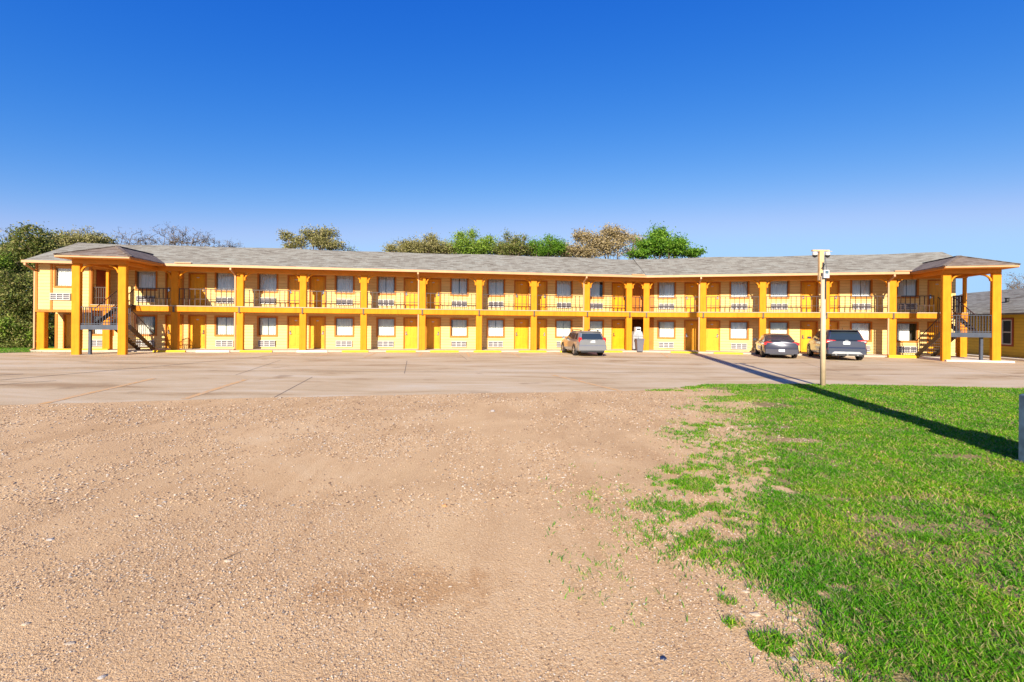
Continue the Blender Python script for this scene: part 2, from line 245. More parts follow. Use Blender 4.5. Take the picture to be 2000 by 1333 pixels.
# ------------------------------------------------------------------ mesh helpers
def link(o, parent=None):
    C.objects.link(o)
    if parent is not None: o.parent = parent
    return o
class MB:
    def __init__(s): s.v = []; s.f = []; s.mi = []; s.sm = []; s.mats = []; s.cur = 0; s.smooth = False
    def use(s, m):
        if m not in s.mats: s.mats.append(m)
        s.cur = s.mats.index(m); return s
    def face(s, idx): s.f.append(idx); s.mi.append(s.cur); s.sm.append(s.smooth)
    def pts(s, ps): b = len(s.v); s.v += [tuple(p) for p in ps]; return b
    def poly(s, ps): b = s.pts(ps); s.face(list(range(b, b+len(ps)))); return s
    def box(s, x0, x1, y0, y1, z0, z1, mtx=None):
        ps = [Vector((x, y, z)) for z in (z0, z1) for y in (y0, y1) for x in (x0, x1)]
        if mtx is not None: ps = [mtx @ p for p in ps]
        b = s.pts(ps)
        for q in ((0, 2, 3, 1), (4, 5, 7, 6), (0, 1, 5, 4), (2, 6, 7, 3), (0, 4, 6, 2), (1, 3, 7, 5)): s.face([b+i for i in q])
        return s
    def bbox(s, x0, x1, y0, y1, z0, z1, e=0.02, mtx=None):     # box with chamfered upright edges and top
        ring = lambda a, z: [(x0+a+e, y0+a, z), (x1-a-e, y0+a, z), (x1-a, y0+a+e, z), (x1-a, y1-a-e, z), (x1-a-e, y1-a, z), (x0+a+e, y1-a, z), (x0+a, y1-a-e, z), (x0+a, y0+a+e, z)]
        rs = [ring(0, z0), ring(0, z1-e), ring(e, z1)]
        if mtx is not None: rs = [[mtx @ Vector(p) for p in r] for r in rs]
        bs = [s.pts(r) for r in rs]
        for a in (0, 1):
            for i in range(8): j = (i+1) % 8; s.face([bs[a]+i, bs[a]+j, bs[a+1]+j, bs[a+1]+i])
        s.face([bs[2]+i for i in range(8)]); s.face([bs[0]+7-i for i in range(8)]); return s
    def tube(s, p0, p1, r0, r1=None, n=8, caps=True):
        p0, p1 = Vector(p0), Vector(p1); r1 = r0 if r1 is None else r1
        d = (p1-p0).normalized(); a = d.orthogonal().normalized(); c = d.cross(a)
        b0 = s.pts([p0+(a*math.cos(t)+c*math.sin(t))*r0 for t in [2*math.pi*i/n for i in range(n)]])
        b1 = s.pts([p1+(a*math.cos(t)+c*math.sin(t))*r1 for t in [2*math.pi*i/n for i in range(n)]])
        sm = s.smooth; s.smooth = n > 5
        for i in range(n): j = (i+1) % n; s.face([b0+i, b0+j, b1+j, b1+i])
        s.smooth = sm
        if caps: s.face([b0+n-1-i for i in range(n)]); s.face([b1+i for i in range(n)])
        return s
    def bar(s, p0, p1, w, h):                                  # rectangular bar, h measured upwards
        p0, p1 = Vector(p0), Vector(p1); d = (p1-p0).normalized()
        side = d.cross(Vector((0, 0, 1)));
        if side.length < 1e-3: side = Vector((1, 0, 0))
        side.normalize(); up = side.cross(d).normalized()
        b = s.pts([p+side*a*w/2+up*c*h/2 for p in (p0, p1) for a, c in ((-1, -1), (1, -1), (1, 1), (-1, 1))])
        for i in range(4): j = (i+1) % 4; s.face([b+i, b+j, b+4+j, b+4+i])
        s.face([b+3, b+2, b+1, b]); s.face([b+4, b+5, b+6, b+7]); return s
    def prism(s, poly, a0, a1, axis='y'):                      # polygon in the plane across the axis
        f = {'y': lambda p, t: (p[0], t, p[1]), 'x': lambda p, t: (t, p[0], p[1]), 'z': lambda p, t: (p[0], p[1], t)}[axis]
        n = len(poly); b0 = s.pts([f(p, a0) for p in poly]); b1 = s.pts([f(p, a1) for p in poly])
        for i in range(n): j = (i+1) % n; s.face([b0+i, b0+j, b1+j, b1+i])
        s.face([b0+n-1-i for i in range(n)]); s.face([b1+i for i in range(n)]); return s
    def loft(s, rings, closed=True, caps=True):
        bs = [s.pts(r) for r in rings]; n = len(rings[0])
        for k in range(len(rings)-1):
            for i in range(n if closed else n-1): j = (i+1) % n; s.face([bs[k]+i, bs[k]+j, bs[k+1]+j, bs[k+1]+i])
        if caps: s.face([bs[0]+n-1-i for i in range(n)]); s.face([bs[-1]+i for i in range(n)])
        return s
    def mesh(s, name):
        me = bpy.data.meshes.new(name); me.from_pydata(s.v, [], s.f)
        for m in s.mats: me.materials.append(m)
        me.polygons.foreach_set('material_index', s.mi); me.polygons.foreach_set('use_smooth', s.sm); me.update()
        return me
    def build(s, name, mat=None, parent=None, loc=None, rz=None):
        if mat is not None and not s.mats: s.mats.append(mat)
        o = bpy.data.objects.new(name, s.mesh(name)); link(o, parent)
        if loc is not None: o.location = loc
        if rz is not None: o.rotation_euler = (0, 0, rz)
        return o
def np_mesh(name, verts, quads, mats, parent=None, tris=None, mi=None):
    me = bpy.data.meshes.new(name); nv = len(verts)
    me.vertices.add(nv); me.vertices.foreach_set('co', np.ascontiguousarray(verts, dtype=np.float32).ravel())
    parts = []; sizes = []
    if quads is not None and len(quads): parts.append(quads.ravel()); sizes.append(np.full(len(quads), 4))
    if tris is not None and len(tris): parts.append(tris.ravel()); sizes.append(np.full(len(tris), 3))
    idx = np.concatenate(parts).astype(np.int32); sz = np.concatenate(sizes).astype(np.int32)
    me.loops.add(len(idx)); me.loops.foreach_set('vertex_index', idx)
    me.polygons.add(len(sz)); st = np.zeros(len(sz), np.int32); st[1:] = np.cumsum(sz)[:-1]
    me.polygons.foreach_set('loop_start', st); me.polygons.foreach_set('loop_total', sz)
    for m in mats: me.materials.append(m)
    if mi is not None: me.polygons.foreach_set('material_index', mi.astype(np.int32))
    me.update(calc_edges=True); me.validate()
    o = bpy.data.objects.new(name, me); link(o, parent); return o
def tag(o, label=None, cat=None, group=None, kind=None):
    if label: o['label'] = label
    if cat: o['category'] = cat
    if group: o['group'] = group
    if kind: o['kind'] = kind
    return o
def empty(name, loc=(0, 0, 0), rz=0.0, parent=None):
    o = bpy.data.objects.new(name, None); o.empty_display_size = 0.3; o.location = loc; o.rotation_euler = (0, 0, rz); return link(o, parent)
def struct(name, mb, mat): return tag(mb.build(name, mat), kind='structure')
def copy_tree(src, parent=None):
    c = src.copy(); C.objects.link(c)
    if parent is not None: c.parent = parent
    for ch in list(src.children): copy_tree(ch, c)
    return c

# ------------------------------------------------------------------ ground, gravel, parking lot
def vnoise(x, y, sc, seed=0):                                # smooth lattice noise 0..1
    x = np.asarray(x)*sc+seed*17.3; y = np.asarray(y)*sc-seed*9.1
    xi = np.floor(x); yi = np.floor(y); fx = x-xi; fy = y-yi; fx = fx*fx*(3-2*fx); fy = fy*fy*(3-2*fy)
    h = lambda a, b: np.modf(np.abs(np.sin(a*127.1+b*311.7+seed*74.7)*43758.5453))[0]
    return (h(xi, yi)*(1-fx)+h(xi+1, yi)*fx)*(1-fy)+(h(xi, yi+1)*(1-fx)+h(xi+1, yi+1)*fx)*fy
def fbm(x, y, sc, seed=0, o=4):
    t = 0; a = 0.5; n = 0
    for i in range(o): t = t+a*vnoise(x, y, sc*2**i, seed+i); n += a; a *= 0.5
    return t/n
def rag(pts, step, amp, seed):                                # make a polyline ragged
    out = []
    for (a, b) in zip(pts[:-1], pts[1:]):
        a, b = np.array(a, float), np.array(b, float); L = np.linalg.norm(b-a); n = max(1, int(L/step)); nrm = np.array([-(b-a)[1], (b-a)[0]])/L
        for i in range(n):
            p = a+(b-a)*i/n; out.append(tuple(p+nrm*amp*(float(fbm(p[0], p[1], 1/(4*step), seed, 3))-0.5)*2))
    out.append(tuple(pts[-1])); return out
mb = MB(); mb.poly([(-900, -200, -0.02), (900, -200, -0.02), (900, 1500, -0.02), (-900, 1500, -0.02)]); struct('ground', mb, M['terrain'])
edge = [(-60, -3.5), (-30, 4.6), (-10.9, 9.72), (-6.17, 10.99), (0.02, 12.15), (4.26, 12.95), (6.1, 14.2), (9.8, 14.5), (15.7, 13.95), (30, 13.6), (70, 13.2)]
lot = [(-60, -12)] + [(70, -12)] + [(70, 60), (-26.9, 60), (-26.95, 26.3), (-28.3, 25.0), (-33, 21.5), (-60, 3)]
mb = MB(); mb.poly([(x, y, -0.0) for x, y in lot]); struct('parking_lot', mb, M['lot'])
gr = [(-60, -12)] + [(70, -12), (70, 13.2)] + rag(edge, 0.25, 0.10, 3)[::-1][1:]
mb = MB(); mb.poly([(x, y, 0.006) for x, y in gr]); struct('gravel_yard', mb, M['gravel'])
XB = np.array([(1.2, 1.6), (2.35, 1.75), (2.9, 1.95), (3.3, 1.9), (3.9, 2.1), (4.4, 2.45), (5.1, 2.85), (5.6, 3.0), (7.0, 3.8), (8.5, 4.3), (10, 5.2), (11.5, 5.9), (12.6, 6.3), (13.1, 6.0), (13.6, 5.2), (14.1, 5.4)])
soil = [(14.0, 0.5), (70, 0.5), (70, 13.2), (30, 13.6), (15.7, 13.92), (9.8, 14.45), (6.2, 14.15)]
lb = [(x+0.25, y) for y, x in XB[::-1]]
mb = MB(); mb.poly([(x, y, 0.011) for x, y in soil+rag(lb, 0.12, 0.30, 5)]); struct('lawn_soil', mb, M['soil'])

def strip(mb, pts, w, z):
    for a, b in zip(pts[:-1], pts[1:]):
        a, b = Vector((*a, 0)), Vector((*b, 0)); d = (b-a).normalized(); s = Vector((-d.y, d.x, 0))*w/2
        mb.poly([(p.x, p.y, z) for p in (a-s, b-s, b+s, a+s)])
mb = MB()
for ps, w in [([(-15.54, 13.83), (-14.2, 19.5), (-12.82, 25.93)], 0.07), ([(-20, 11.4), (-16.59, 15.46)], 0.12), ([(-14.9, 12.2), (-13.83, 13.83)], 0.06)]:  # first strip is a joint, the next two are plain dark lines
    strip(mb, ps, w, 0.004)
for p in [[(548, 704), (460, 733)], [(795, 705), (790, 730)], [(610, 737), (535, 777)], [(898, 693), (912, 703)], [(1563, 707), (1600, 718), (1640, 727)], [(1680, 712), (1760, 724)], [(1770, 700), (1900, 722), (2010, 740)]]:
    strip(mb, [gnd(*q) for q in p], 0.022, 0.004)
strip(mb, [(-30, 16.2), (-10, 17.0), (10, 18.0), (35, 17.3)], 0.03, 0.004)
strip(mb, [(-28, 21.5), (-10, 23.8), (5, 25.5), (14, 25), (35, 20.5)], 0.03, 0.0045)
struct('pavement_joints_and_lines', mb, M['joint'])
mb = MB()
for a, b in [((80, 790), (300, 740)), ((360, 780), (480, 742)), ((1080, 733), (1220, 766))]: strip(mb, [gnd(*a), gnd(*b)], 0.17, 0.005)
DL, DR = 0.139, -0.225
WP = {'L': Vector((-20.55, 27.78, 0)), 'R': Vector((9.408, 31.9, 0))}; WA = {'L': DL, 'R': DR}
def wp(w, l, y, z=0.0):
    a = WA[w]; return Vector((WP[w].x+l*math.cos(a)-y*math.sin(a), WP[w].y+l*math.sin(a)+y*math.cos(a), z))
for w, ls in (('L', [-3.9, -1.0, 1.3, 3.75, 6.6, 9.5, 12.1, 14.9, 17.7, 20.5, 23.4, 26.3]), ('R', [0.9, 3.8, 6.6, 9.6, 12.6])):
    for k, l in enumerate(ls):
        a, b = wp(w, l, -1.2), wp(w, l, -4.6 if k % 3 else -5.4); strip(mb, [(a.x, a.y), (b.x, b.y)], 0.11, 0.005)
struct('parking_line', mb, M['lot_line'])

# ------------------------------------------------------------------ the motel
ORI = Vector((0, 31, 0))
motel = tag(empty('motel_building', ORI), 'long two-storey yellow motel with grey shingle roof, outdoor walkways and many doors', 'motel')
JL, JR, TJ, TJR = 30.05, -0.19, math.tan(0.182), math.tan(0.182)
def part(mb, name, w, mat=None, parent=None):               # a mesh in wing coordinates (x along the front, y backwards)
    return mb.build(name, mat, motel if parent is None else parent, (WP[w]-ORI) if parent is None else None, WA[w] if parent is None else None)
BW = 3.705; D = 1.35; ZF = 2.80; ZS = 2.44; ZC = 5.05; PITCH = 0.43; OV = 0.7; RB = 3.2; ZE = 5.27; ZR = ZE+PITCH*(RB+OV)
LEND, REND = -7.5, 19.0
def lend(w, y):                                             # where the wing meets the other one at depth y
    return JL+TJ*y if w == 'L' else JR-TJR*y
def span(w, y): return (LEND, lend('L', y)) if w == 'L' else (lend('R', y), REND)

WIN = {'L': [(-2.98, -1.9), (1.67, 2.77), (4.24, 5.35), (9.07, 10.17), (11.78, 12.88), (16.69, 17.79), (19.24, 20.36), (24.12, 25.22), (26.47, 27.55)],
       'R': [(0.93, 2.03), (5.76, 6.86), (8.28, 9.4), (13.2, 14.3), (15.8, 16.9)]}
DOOR = {'L': [(-1.25, -0.33), (0.1, 1.03), (6.08, 7.0), (7.43, 8.36), (13.55, 14.47), (15.0, 15.92), (21.15, 22.1), (22.46, 23.38), (28.3, 29.25)],
        'R': [(2.76, 3.69), (4.1, 5.02), (10.21, 11.13), (11.48, 12.4), (17.55, 18.47)]}
WZ = ((0.98, 2.14), (3.84, 4.96)); DZ = ((0.12, 2.17), (ZF+0.02, 4.93)); AZ = ((0.24, 0.64), (3.03, 3.43))

def wall_sheet(mb, x0, x1, z0, z1, y, holes):
    xs = sorted({x0, x1, *[h[0] for h in holes], *[h[1] for h in holes]}); zs = sorted({z0, z1, *[h[2] for h in holes], *[h[3] for h in holes]})
    for a, b in zip(xs[:-1], xs[1:]):
        for c, d in zip(zs[:-1], zs[1:]):
            mx, mz = (a+b)/2, (c+d)/2
            if a < x0-1e-6 or b > x1+1e-6 or c < z0-1e-6 or d > z1+1e-6: continue
            if any(h[0] < mx < h[1] and h[2] < mz < h[3] for h in holes): continue
            mb.poly([(a, y, c), (b, y, c), (b, y, d), (a, y, d)])
for w in 'LR':
    a, b = span(w, D)
    cut = 29.38 if w == 'L' else 0.62
    sa, sb = (a, cut) if w == 'L' else (cut, b)
    holes = []
    for k in (0, 1):
        for (p, q) in WIN[w]: holes.append((p, q, *WZ[k]))
        for (p, q) in DOOR[w]: holes.append((p, q, *DZ[k]))
    if w == 'L': holes += [(-5.44, -4.36, *WZ[0]), (-7.0, -6.1, *DZ[0])]
    mb = MB(); wall_sheet(mb, sa, sb, 0.0, ZC+0.1, D, holes)
    # rear and end walls
    ya = 5.6; ra, rb = span(w, ya)
    mb.poly([(rb, ya, 0), (ra, ya, 0), (ra, ya, ZC), (rb, ya, ZC)])
    e = LEND if w == 'L' else REND
    mb.poly([(e, D, 0), (e, ya, 0), (e, ya, ZC), (e, RB, ZR-0.12), (e, D, ZC+0.1)][::(1 if w == 'R' else -1)])
    part(mb, 'wall', w, M['siding'])
    mb = MB()                                               # orange wall of the breezeway bend; the lower half is an open passage
    o0, o1 = (cut, lend(w, D)) if w == 'L' else (lend(w, D), cut)
    ph = (29.75, lend('L', D)) if w == 'L' else (lend('R', D), 0.25)
    wall_sheet(mb, o0, o1, 0, ZC+0.1, D, [(ph[0], ph[1], -0.1, 2.3)])
    px = ph[0] if w == 'L' else ph[1]
    mb.poly([(px, D, 0), (px, D+3.9, 0), (px, D+3.9, 2.4), (px, D, 2.4)])
    ye = D+3.9; xe = lend(w, ye)
    mb.poly([(px, ye, 0), (xe, ye, 0), (xe, ye, 2.4), (px, ye, 2.4)]); mb.poly([(px, D, 2.31), (lend(w, D), D, 2.31), (xe, ye, 2.31), (px, ye, 2.31)])
    part(mb, 'passage_wall', w, M['trim'])
    # walkway slab and its pale lip, ground walk, ceilings
    fa, fb = (-4.48, lend('L', -0.2)) if w == 'L' else (lend('R', -0.2), 18.72)
    mb = MB(); mb.use(M['stucco'])
    prof = [(fa, -0.2), (fb, -0.2), (lend('L', D) if w == 'L' else fb, D-0.002), (fa if w == 'L' else lend('R', D), D-0.002)]
    mb.prism(prof, ZS, ZF-0.05, 'z')
    mb.use(M['slab']); p2 = [(x, y-(0.03 if y < 0 else -0.0)) for x, y in prof]; mb.prism(p2, ZF-0.048, ZF, 'z')
    part(mb, 'upper_walkway', w)
    mb = MB(); ga, gb = (LEND+0.1, lend('L', -0.45)) if w == 'L' else (lend('R', -0.45), REND+0.3)
    mb.prism([(ga, -0.45), (gb, -0.45), (lend('L', D+4) if w == 'L' else gb, D+4), (ga if w == 'L' else lend('R', D+4), D+4)], -0.05, 0.10, 'z')
    part(mb, 'sidewalk', w, M['walk'])
    mb = MB(); sa_, sb_ = (LEND, lend('L', -OV)) if w == 'L' else (lend('R', -OV), REND)
    mb.poly([(sa_, -OV+0.02, ZC+0.11), (lend('L', -OV) if w == 'L' else sb_, -OV+0.02, ZC+0.11), (lend('L', D+0.1) if w == 'L' else sb_, D+0.1, ZC+0.11), (sa_ if w == 'L' else lend('R', D+0.1), D+0.1, ZC+0.11)][::-1])
    ba, bb = (-7.3, lend('L', 0)) if w == 'L' else (lend('R', 0), 18.7)      # beam on the columns
    mb.prism([(ba, -0.14), (lend('L', -0.14) if w == 'L' else bb, -0.14), (lend('L', 0.14) if w == 'L' else bb, 0.14), (ba if w == 'L' else lend('R', 0.14), 0.14)], 4.90, ZC+0.10, 'z')
    part(mb, 'soffit', w, M['soffit'])
    # roof: two slopes, thick edge
    ea, eb = (-7.62, None) if w == 'L' else (None, 19.35)
    def rp(y, z):
        return ((ea, y, z), (lend('L', y), y, z)) if w == 'L' else ((lend('R', y), y, z), (eb, y, z))
    mb = MB(); fr0, rg, bk = rp(-OV, ZE), rp(RB, ZR), rp(2*RB+OV+0.0, ZE); lo0, lor, lob = rp(-OV, ZE-0.07), rp(RB, ZR-0.1), rp(2*RB+OV, ZE-0.07)
    def q(a, b): mb.poly([a[0], a[1], b[1], b[0]])
    nseg = 24                                               # slight sag and lift of an old roof deck
    def lerp(a, b, t): return tuple(a[i]+(b[i]-a[i])*t for i in range(3))
    for (a, b) in ((fr0, rg), (rg, bk)):
        for i in range(nseg):
            t0, t1 = i/nseg, (i+1)/nseg
            g = lambda pr, t: (lambda p: (p[0], p[1], p[2]+(0.025*math.sin(p[0]*0.9+p[1])+0.02*math.sin(p[0]*0.37) if pr is rg else 0)))(lerp(pr[0], pr[1], t))
            mb.poly([g(a, t0), g(a, t1), g(b, t1), g(b, t0)])
    q(lor, lo0); q(lob, lor); q(lo0, fr0); q(bk, lob)
    k = 0 if w == 'L' else 1
    mb.poly([lo0[k], fr0[k], rg[k], lor[k]]); mb.poly([lor[k], rg[k], bk[k], lob[k]])
    part(mb, 'roof', w, M['roof'])
    # gutter along the eave, an orange fascia under it
    pc = (-2.05 if w == 'L' else 17.05); hw = 1.78
    segs = ([(-7.62, pc-hw+0.05), (pc+hw-0.05, lend('L', -OV-0.06))] if w == 'L' else [(lend('R', -OV-0.06), pc-hw+0.05), (pc+hw-0.05, 19.35)])
    mb = MB()
    for (u, v) in segs: mb.box(u, v, -OV-0.12, -OV-0.004, ZE-0.15, ZE-0.01)
    gt = part(mb, 'gutter', w, M['gutter'])
    mb = MB()
    for (u, v) in segs: mb.box(u, v, -OV+0.002, -OV+0.03, ZC+0.07, ZE-0.08)
    part(mb, 'fascia', w, M['trim'])

# columns: full height, with a small corbel on both sides
def column_mb(h=4.9, hw=0.20, corb=True, hd=0.12):
    mb = MB(); mb.bbox(-hw, hw, -hd, hd, 0, h, 0.02)
    if corb:
        for s in (-1, 1): mb.box(s*hw+(0.003 if s > 0 else -0.10), s*hw+(0.10 if s > 0 else -0.003), -0.09, 0.09, 4.42, 4.62)
    return mb
def arch_mb(s, hw=0.20, r=0.52):                            # quarter-arch bracket from the corbel up to the beam
    mb = MB(); pts_o = []; pts_i = []
    for i in range(9):
        t = math.pi/2*i/8
        pts_i.append((s*(hw+0.07+r-r*math.cos(t)), 4.45+(r-0.08)*math.sin(t)))
    po = [(p[0]-s*0.065*math.cos(math.pi/2*i/8), p[1]+0.065*math.sin(math.pi/2*i/8)) for i, p in enumerate(pts_i)]
    q = [[(p[0], y, p[1]) for p in pp] for pp, y in ((pts_i, -0.06), (po, -0.06), (po, 0.06), (pts_i, 0.06))]
    mb.loft([list(t) for t in zip(*q)]); return mb
col_me = column_mb(); colproto = None
def add_part_copy(src, w, x, y, z=0.0, rz=0.0):
    c = copy_tree(src, motel); p = wp(w, x, y, z)-ORI; c.location = p; c.rotation_euler = (0, 0, WA[w]+rz); return c
def first_part(mb, name, mat, w, x, y, z=0.0, rz=0.0):
    o = mb.build(name, mat, motel, wp(w, x, y, z)-ORI, WA[w]+rz); return o
COLS = {'L': [BW*n for n in range(8)]+[28.98], 'R': [BW*n for n in range(5)]}
for w in 'LR':
    for i, x in enumerate(COLS[w]):
        if colproto is None:
            colproto = first_part(column_mb(), 'column', M['stucco'], w, x, 0)
            for s in (-1, 1): arch_mb(s).build('arch_bracket', M['stucco'], colproto)
            lm = MB(); lm.bbox(-0.065, 0.065, -0.22, -0.123, 2.40, 2.78, 0.025); lm.build('wall_light', M['lamp'], colproto)
            c = colproto
        else: c = add_part_copy(colproto, w, x, 0)
# lower corner columns with thin posts above
lowc = first_part(column_mb(ZS, 0.20, False, 0.15), 'column', M['stucco'], 'L', -3.705, 0)
for w, x in (('L', -7.15), ('R', 18.5)): add_part_copy(lowc, w, x, 0)
post = first_part(MB().bbox(-0.075, 0.075, -0.075, 0.075, ZF, 4.9, 0.012), 'porch_post', M['stucco'], 'L', -3.705, 0)
add_part_copy(post, 'R', 18.6, -0.05)

# windows, doors, air conditioners
def window_proto(kind):
    fr = MB(); wv, hv = 1.10, 1.16
    t = 0.09
    fr.use(M['trim']); fr.box(-t, wv+t, -0.035, 0.0, -t, -0.002); fr.box(-t, wv+t, -0.035, 0.0, hv+0.002, hv+t); fr.box(-t, -0.002, -0.035, 0.0, -0.001, hv+0.001); fr.box(wv+0.002, wv+t, -0.035, 0.0, -0.001, hv+0.001)
    fr.use(M['winframe']); s = 0.035
    fr.box(0, wv, 0.001, 0.09, 0, s); fr.box(0, wv, 0.001, 0.09, hv-s, hv); fr.box(0, s, 0.001, 0.09, s, hv-s); fr.box(wv-s, wv, 0.001, 0.09, s, hv-s)
    return fr, wv, hv, s
def curtain_mb(wv, hv, kind, seed):
    rnd = random.Random(seed); mb = MB(); mb.smooth = True
    spans = {4: [(0.03, wv*0.49), (wv*0.515, wv-0.03)], 5: [(0.10, wv-0.03)], 6: [(0.03, wv*0.44), (wv*0.47, wv-0.08)], 0: [(0.03, wv-0.03)], 1: [(0.03, wv*0.46), (wv*0.53, wv-0.03)], 2: [(0.03, wv*0.68)], 3: [(0.03, wv*0.8)]}[kind]
    for (a, b) in spans:
        n = max(8, int((b-a)*90)); ph = rnd.random()*6; fq = rnd.uniform(50, 62)
        top = []; bot = []
        for i in range(n+1):
            x = a+(b-a)*i/n; d = 0.032*math.sin(x*fq+ph)+0.012*math.sin(x*fq*0.37+ph*2)
            top.append((x, 0.125+d*0.6, hv-0.03)); bot.append((x+0.01*math.sin(x*9+ph), 0.125+d*1.2, 0.03))
        bt, bb = mb.pts(top), mb.pts(bot)
        for i in range(n): mb.face([bt+i, bt+i+1, bb+i+1, bb+i])
    return mb
protos = {}
def place_window(w, x, z, up, kind, white, y=D, rz=0):
    key = (kind, white, up)
    if key not in protos:
        fr, wv, hv, s = window_proto(kind)
        o = first_part(fr, 'window', None, w, x, y, z, rz)
        MB().poly([(s, 0.05, s), (wv-s, 0.05, s), (wv-s, 0.05, hv-s), (s, 0.05, hv-s)]).build('pane', M['glass'], o)
        curtain_mb(wv, hv, kind, kind*7+white+up*3).build('curtain', M['curtain_w' if white else 'curtain'], o)
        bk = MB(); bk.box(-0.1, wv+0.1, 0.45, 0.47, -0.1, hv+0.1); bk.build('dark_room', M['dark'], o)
        protos[key] = o; return o
    return add_part_copy(protos[key], w, x, y, z, rz)
kinds = {'L': [0, 0, 0, 0, 0, 0, 0, 0, 0], 'R': [0, 0, 0, 0, 3]}
for w in 'LR':
    for i, (p, q) in enumerate(WIN[w]):
        for k in (0, 1):
            kd = random.Random(i*5+k*3+(w == 'R')*11).choice((0, 0, 0, 5, 4, 0, 6))
            if (w, i, k) in (('L', 5, 1),): kd = 1
            if (w, i, k) in (('R', 4, 0),): kd = 2
            if (w, i, k) in (('L', 8, 1), ('L', 0, 0)): kd = 3
            o = place_window(w, p, WZ[k][0], k, kd, 1 if (k == 1 or (w == 'L' and i in (6,)) or (w == 'R' and i in (1, 3, 4))) else 0)
            if kd == 2: o['label'] = 'window with its curtain drawn half open, dark on the right'
            if kd == 1: o['label'] = 'window with a dark gap between its two curtains'
place_window('L', -5.44, WZ[0][0], 0, 0, 0)

def ac_mb():
    mb = MB(); mb.use(M['ac_dark']); mb.box(0.03, 1.02, -0.05, 0.12, 0.03, 0.37)
    mb.use(M['white']); mb.box(0, 1.05, -0.09, 0.10, 0, 0.035); mb.box(0, 1.05, -0.09, 0.10, 0.365, 0.40)
    for x in (0, 0.33, 0.665, 1.01): mb.box(x, x+0.04, -0.088, -0.04, 0.036, 0.364)
    for z in (0.13, 0.235): mb.box(0.041, 1.009, -0.084, -0.045, z, z+0.026)
    mb.box(0, 0.028, -0.088, 0.1, 0.036, 0.364); mb.box(1.022, 1.05, -0.088, 0.1, 0.036, 0.364)
    return mb
ac = None
def place_ac(w, x, z, y=D, rz=0):
    global ac
    if ac is None: ac = first_part(ac_mb(), 'air_conditioner', None, w, x, y, z, rz); return ac
    return add_part_copy(ac, w, x, y, z, rz)
for w in 'LR':
    for (p, q) in WIN[w]:
        for k in (0, 1): place_ac(w, p+0.02, AZ[k][0])
place_ac('L', -5.5, AZ[0][0])

def door_mb():
    wv, hv = 0.92, 2.05; mb = MB(); mb.use(M['trim']); t = 0.08
    mb.box(-t, -0.002, -0.03, 0.10, 0, hv+0.001); mb.box(wv+0.002, wv+t, -0.03, 0.10, 0, hv+0.001); mb.box(-t, wv+t, -0.03, 0.10, hv+0.002, hv+t)
    mb.use(M['door']); mb.box(0.0, wv, 0.06, 0.10, 0.0, hv)
    for c in (0.10, 0.51):
        for z0, z1 in ((0.18, 0.78), (0.92, 1.5), (1.62, 1.9)): mb.box(c, c+0.31, 0.046, 0.059, z0, z1)
    return mb
dp = {}
def place_door(w, x, z, side, y=D, rz=0):
    if side not in dp:
        o = first_part(door_mb(), 'door', None, w, x, y, z, rz)
        hx = 0.10 if side == 'l' else 0.82
        h = MB(); h.use(M['chrome']); h.box(hx-0.035, hx+0.035, 0.02, 0.059, 0.92, 1.17); h.use(M['black']); h.box(hx-0.03, hx+0.03, 0.005, 0.019, 1.10, 1.16); h.use(M['chrome']); h.box(hx-0.11 if side == 'r' else hx-0.02, hx+0.02 if side == 'r' else hx+0.11, -0.01, 0.015, 0.96, 0.985)
        h.build('handle', None, o)
        s = MB(); s.prism([(0.46+0.09*math.cos(t), 1.84+0.035*math.sin(t)) for t in [2*math.pi*i/12 for i in range(12)]], 0.035, 0.045, 'y'); s.build('number_plate', M['white'], o)
        dp[side] = o; return o
    return add_part_copy(dp[side], w, x, y, z, rz)
for w in 'LR':
    for i, (p, q) in enumerate(DOOR[w]):
        # handle on the side of the door that faces its window
        wc = min(WIN[w], key=lambda t: abs((t[0]+t[1])/2-(p+q)/2)); side = 'l' if (wc[0]+wc[1]) < (p+q) else 'r'
        for k in (0, 1): place_door(w, p, DZ[k][0], side)
place_door('L', -7.0, DZ[0][0], 'r')

# the projecting end room on the upper floor at the left
mb = MB(); u0, u1 = -7.38, -4.48
wall_sheet(mb, u0, u1, ZS+0.02, ZC+0.1, -0.16, [(-6.36, -5.26, *WZ[1])])
mb.poly([(u1, -0.16, ZS+0.02), (u1, D, ZS+0.02), (u1, D, ZC+0.1), (u1, -0.16, ZC+0.1)]); mb.poly([(u0, D, ZS+0.02), (u0, -0.16, ZS+0.02), (u0, -0.16, ZC+0.1), (u0, D, ZC+0.1)])
part(mb, 'end_room_wall', 'L', M['siding'])
mb = MB(); mb.box(u0-0.03, u1+0.03, -0.2, D-0.01, ZS-0.12, ZS+0.018)
for x in (u0-0.02, -6.63, u1-0.13): mb.box(x, x+0.12, -0.192, -0.163, ZS+0.02, ZC+0.08)
mb.box(u1+0.003, u1+0.03, -0.16, -0.04, ZS+0.02, ZC+0.08)
part(mb, 'trim_board', 'L', M['trim'])
place_window('L', -6.36, WZ[1][0], 1, 0, 0, -0.16); place_ac('L', -6.6, AZ[1][0], -0.16)
dd = MB(); dd.box(u1+0.003, u1+0.05, 0.2, 1.12, ZF+0.02, 4.9); part(dd, 'door', 'L', M['red_trim'])['label'] = 'door on the side of the end room, its shade painted in as dark red-brown'  # shade on this door is put into its red-brown colour
mb = MB(); mb.box(-7.05, -3.5, -0.3, -0.16, 0.0, 0.17); part(mb, 'kerb', 'L', M['yellow_paint'])
mb = MB()
for w_, x in (('L', -7.44),): mb.box(x-0.07, x+0.07, D-0.03, D-0.003, 0, ZS-0.2)
part(mb, 'corner_board', 'L', M['trim'])

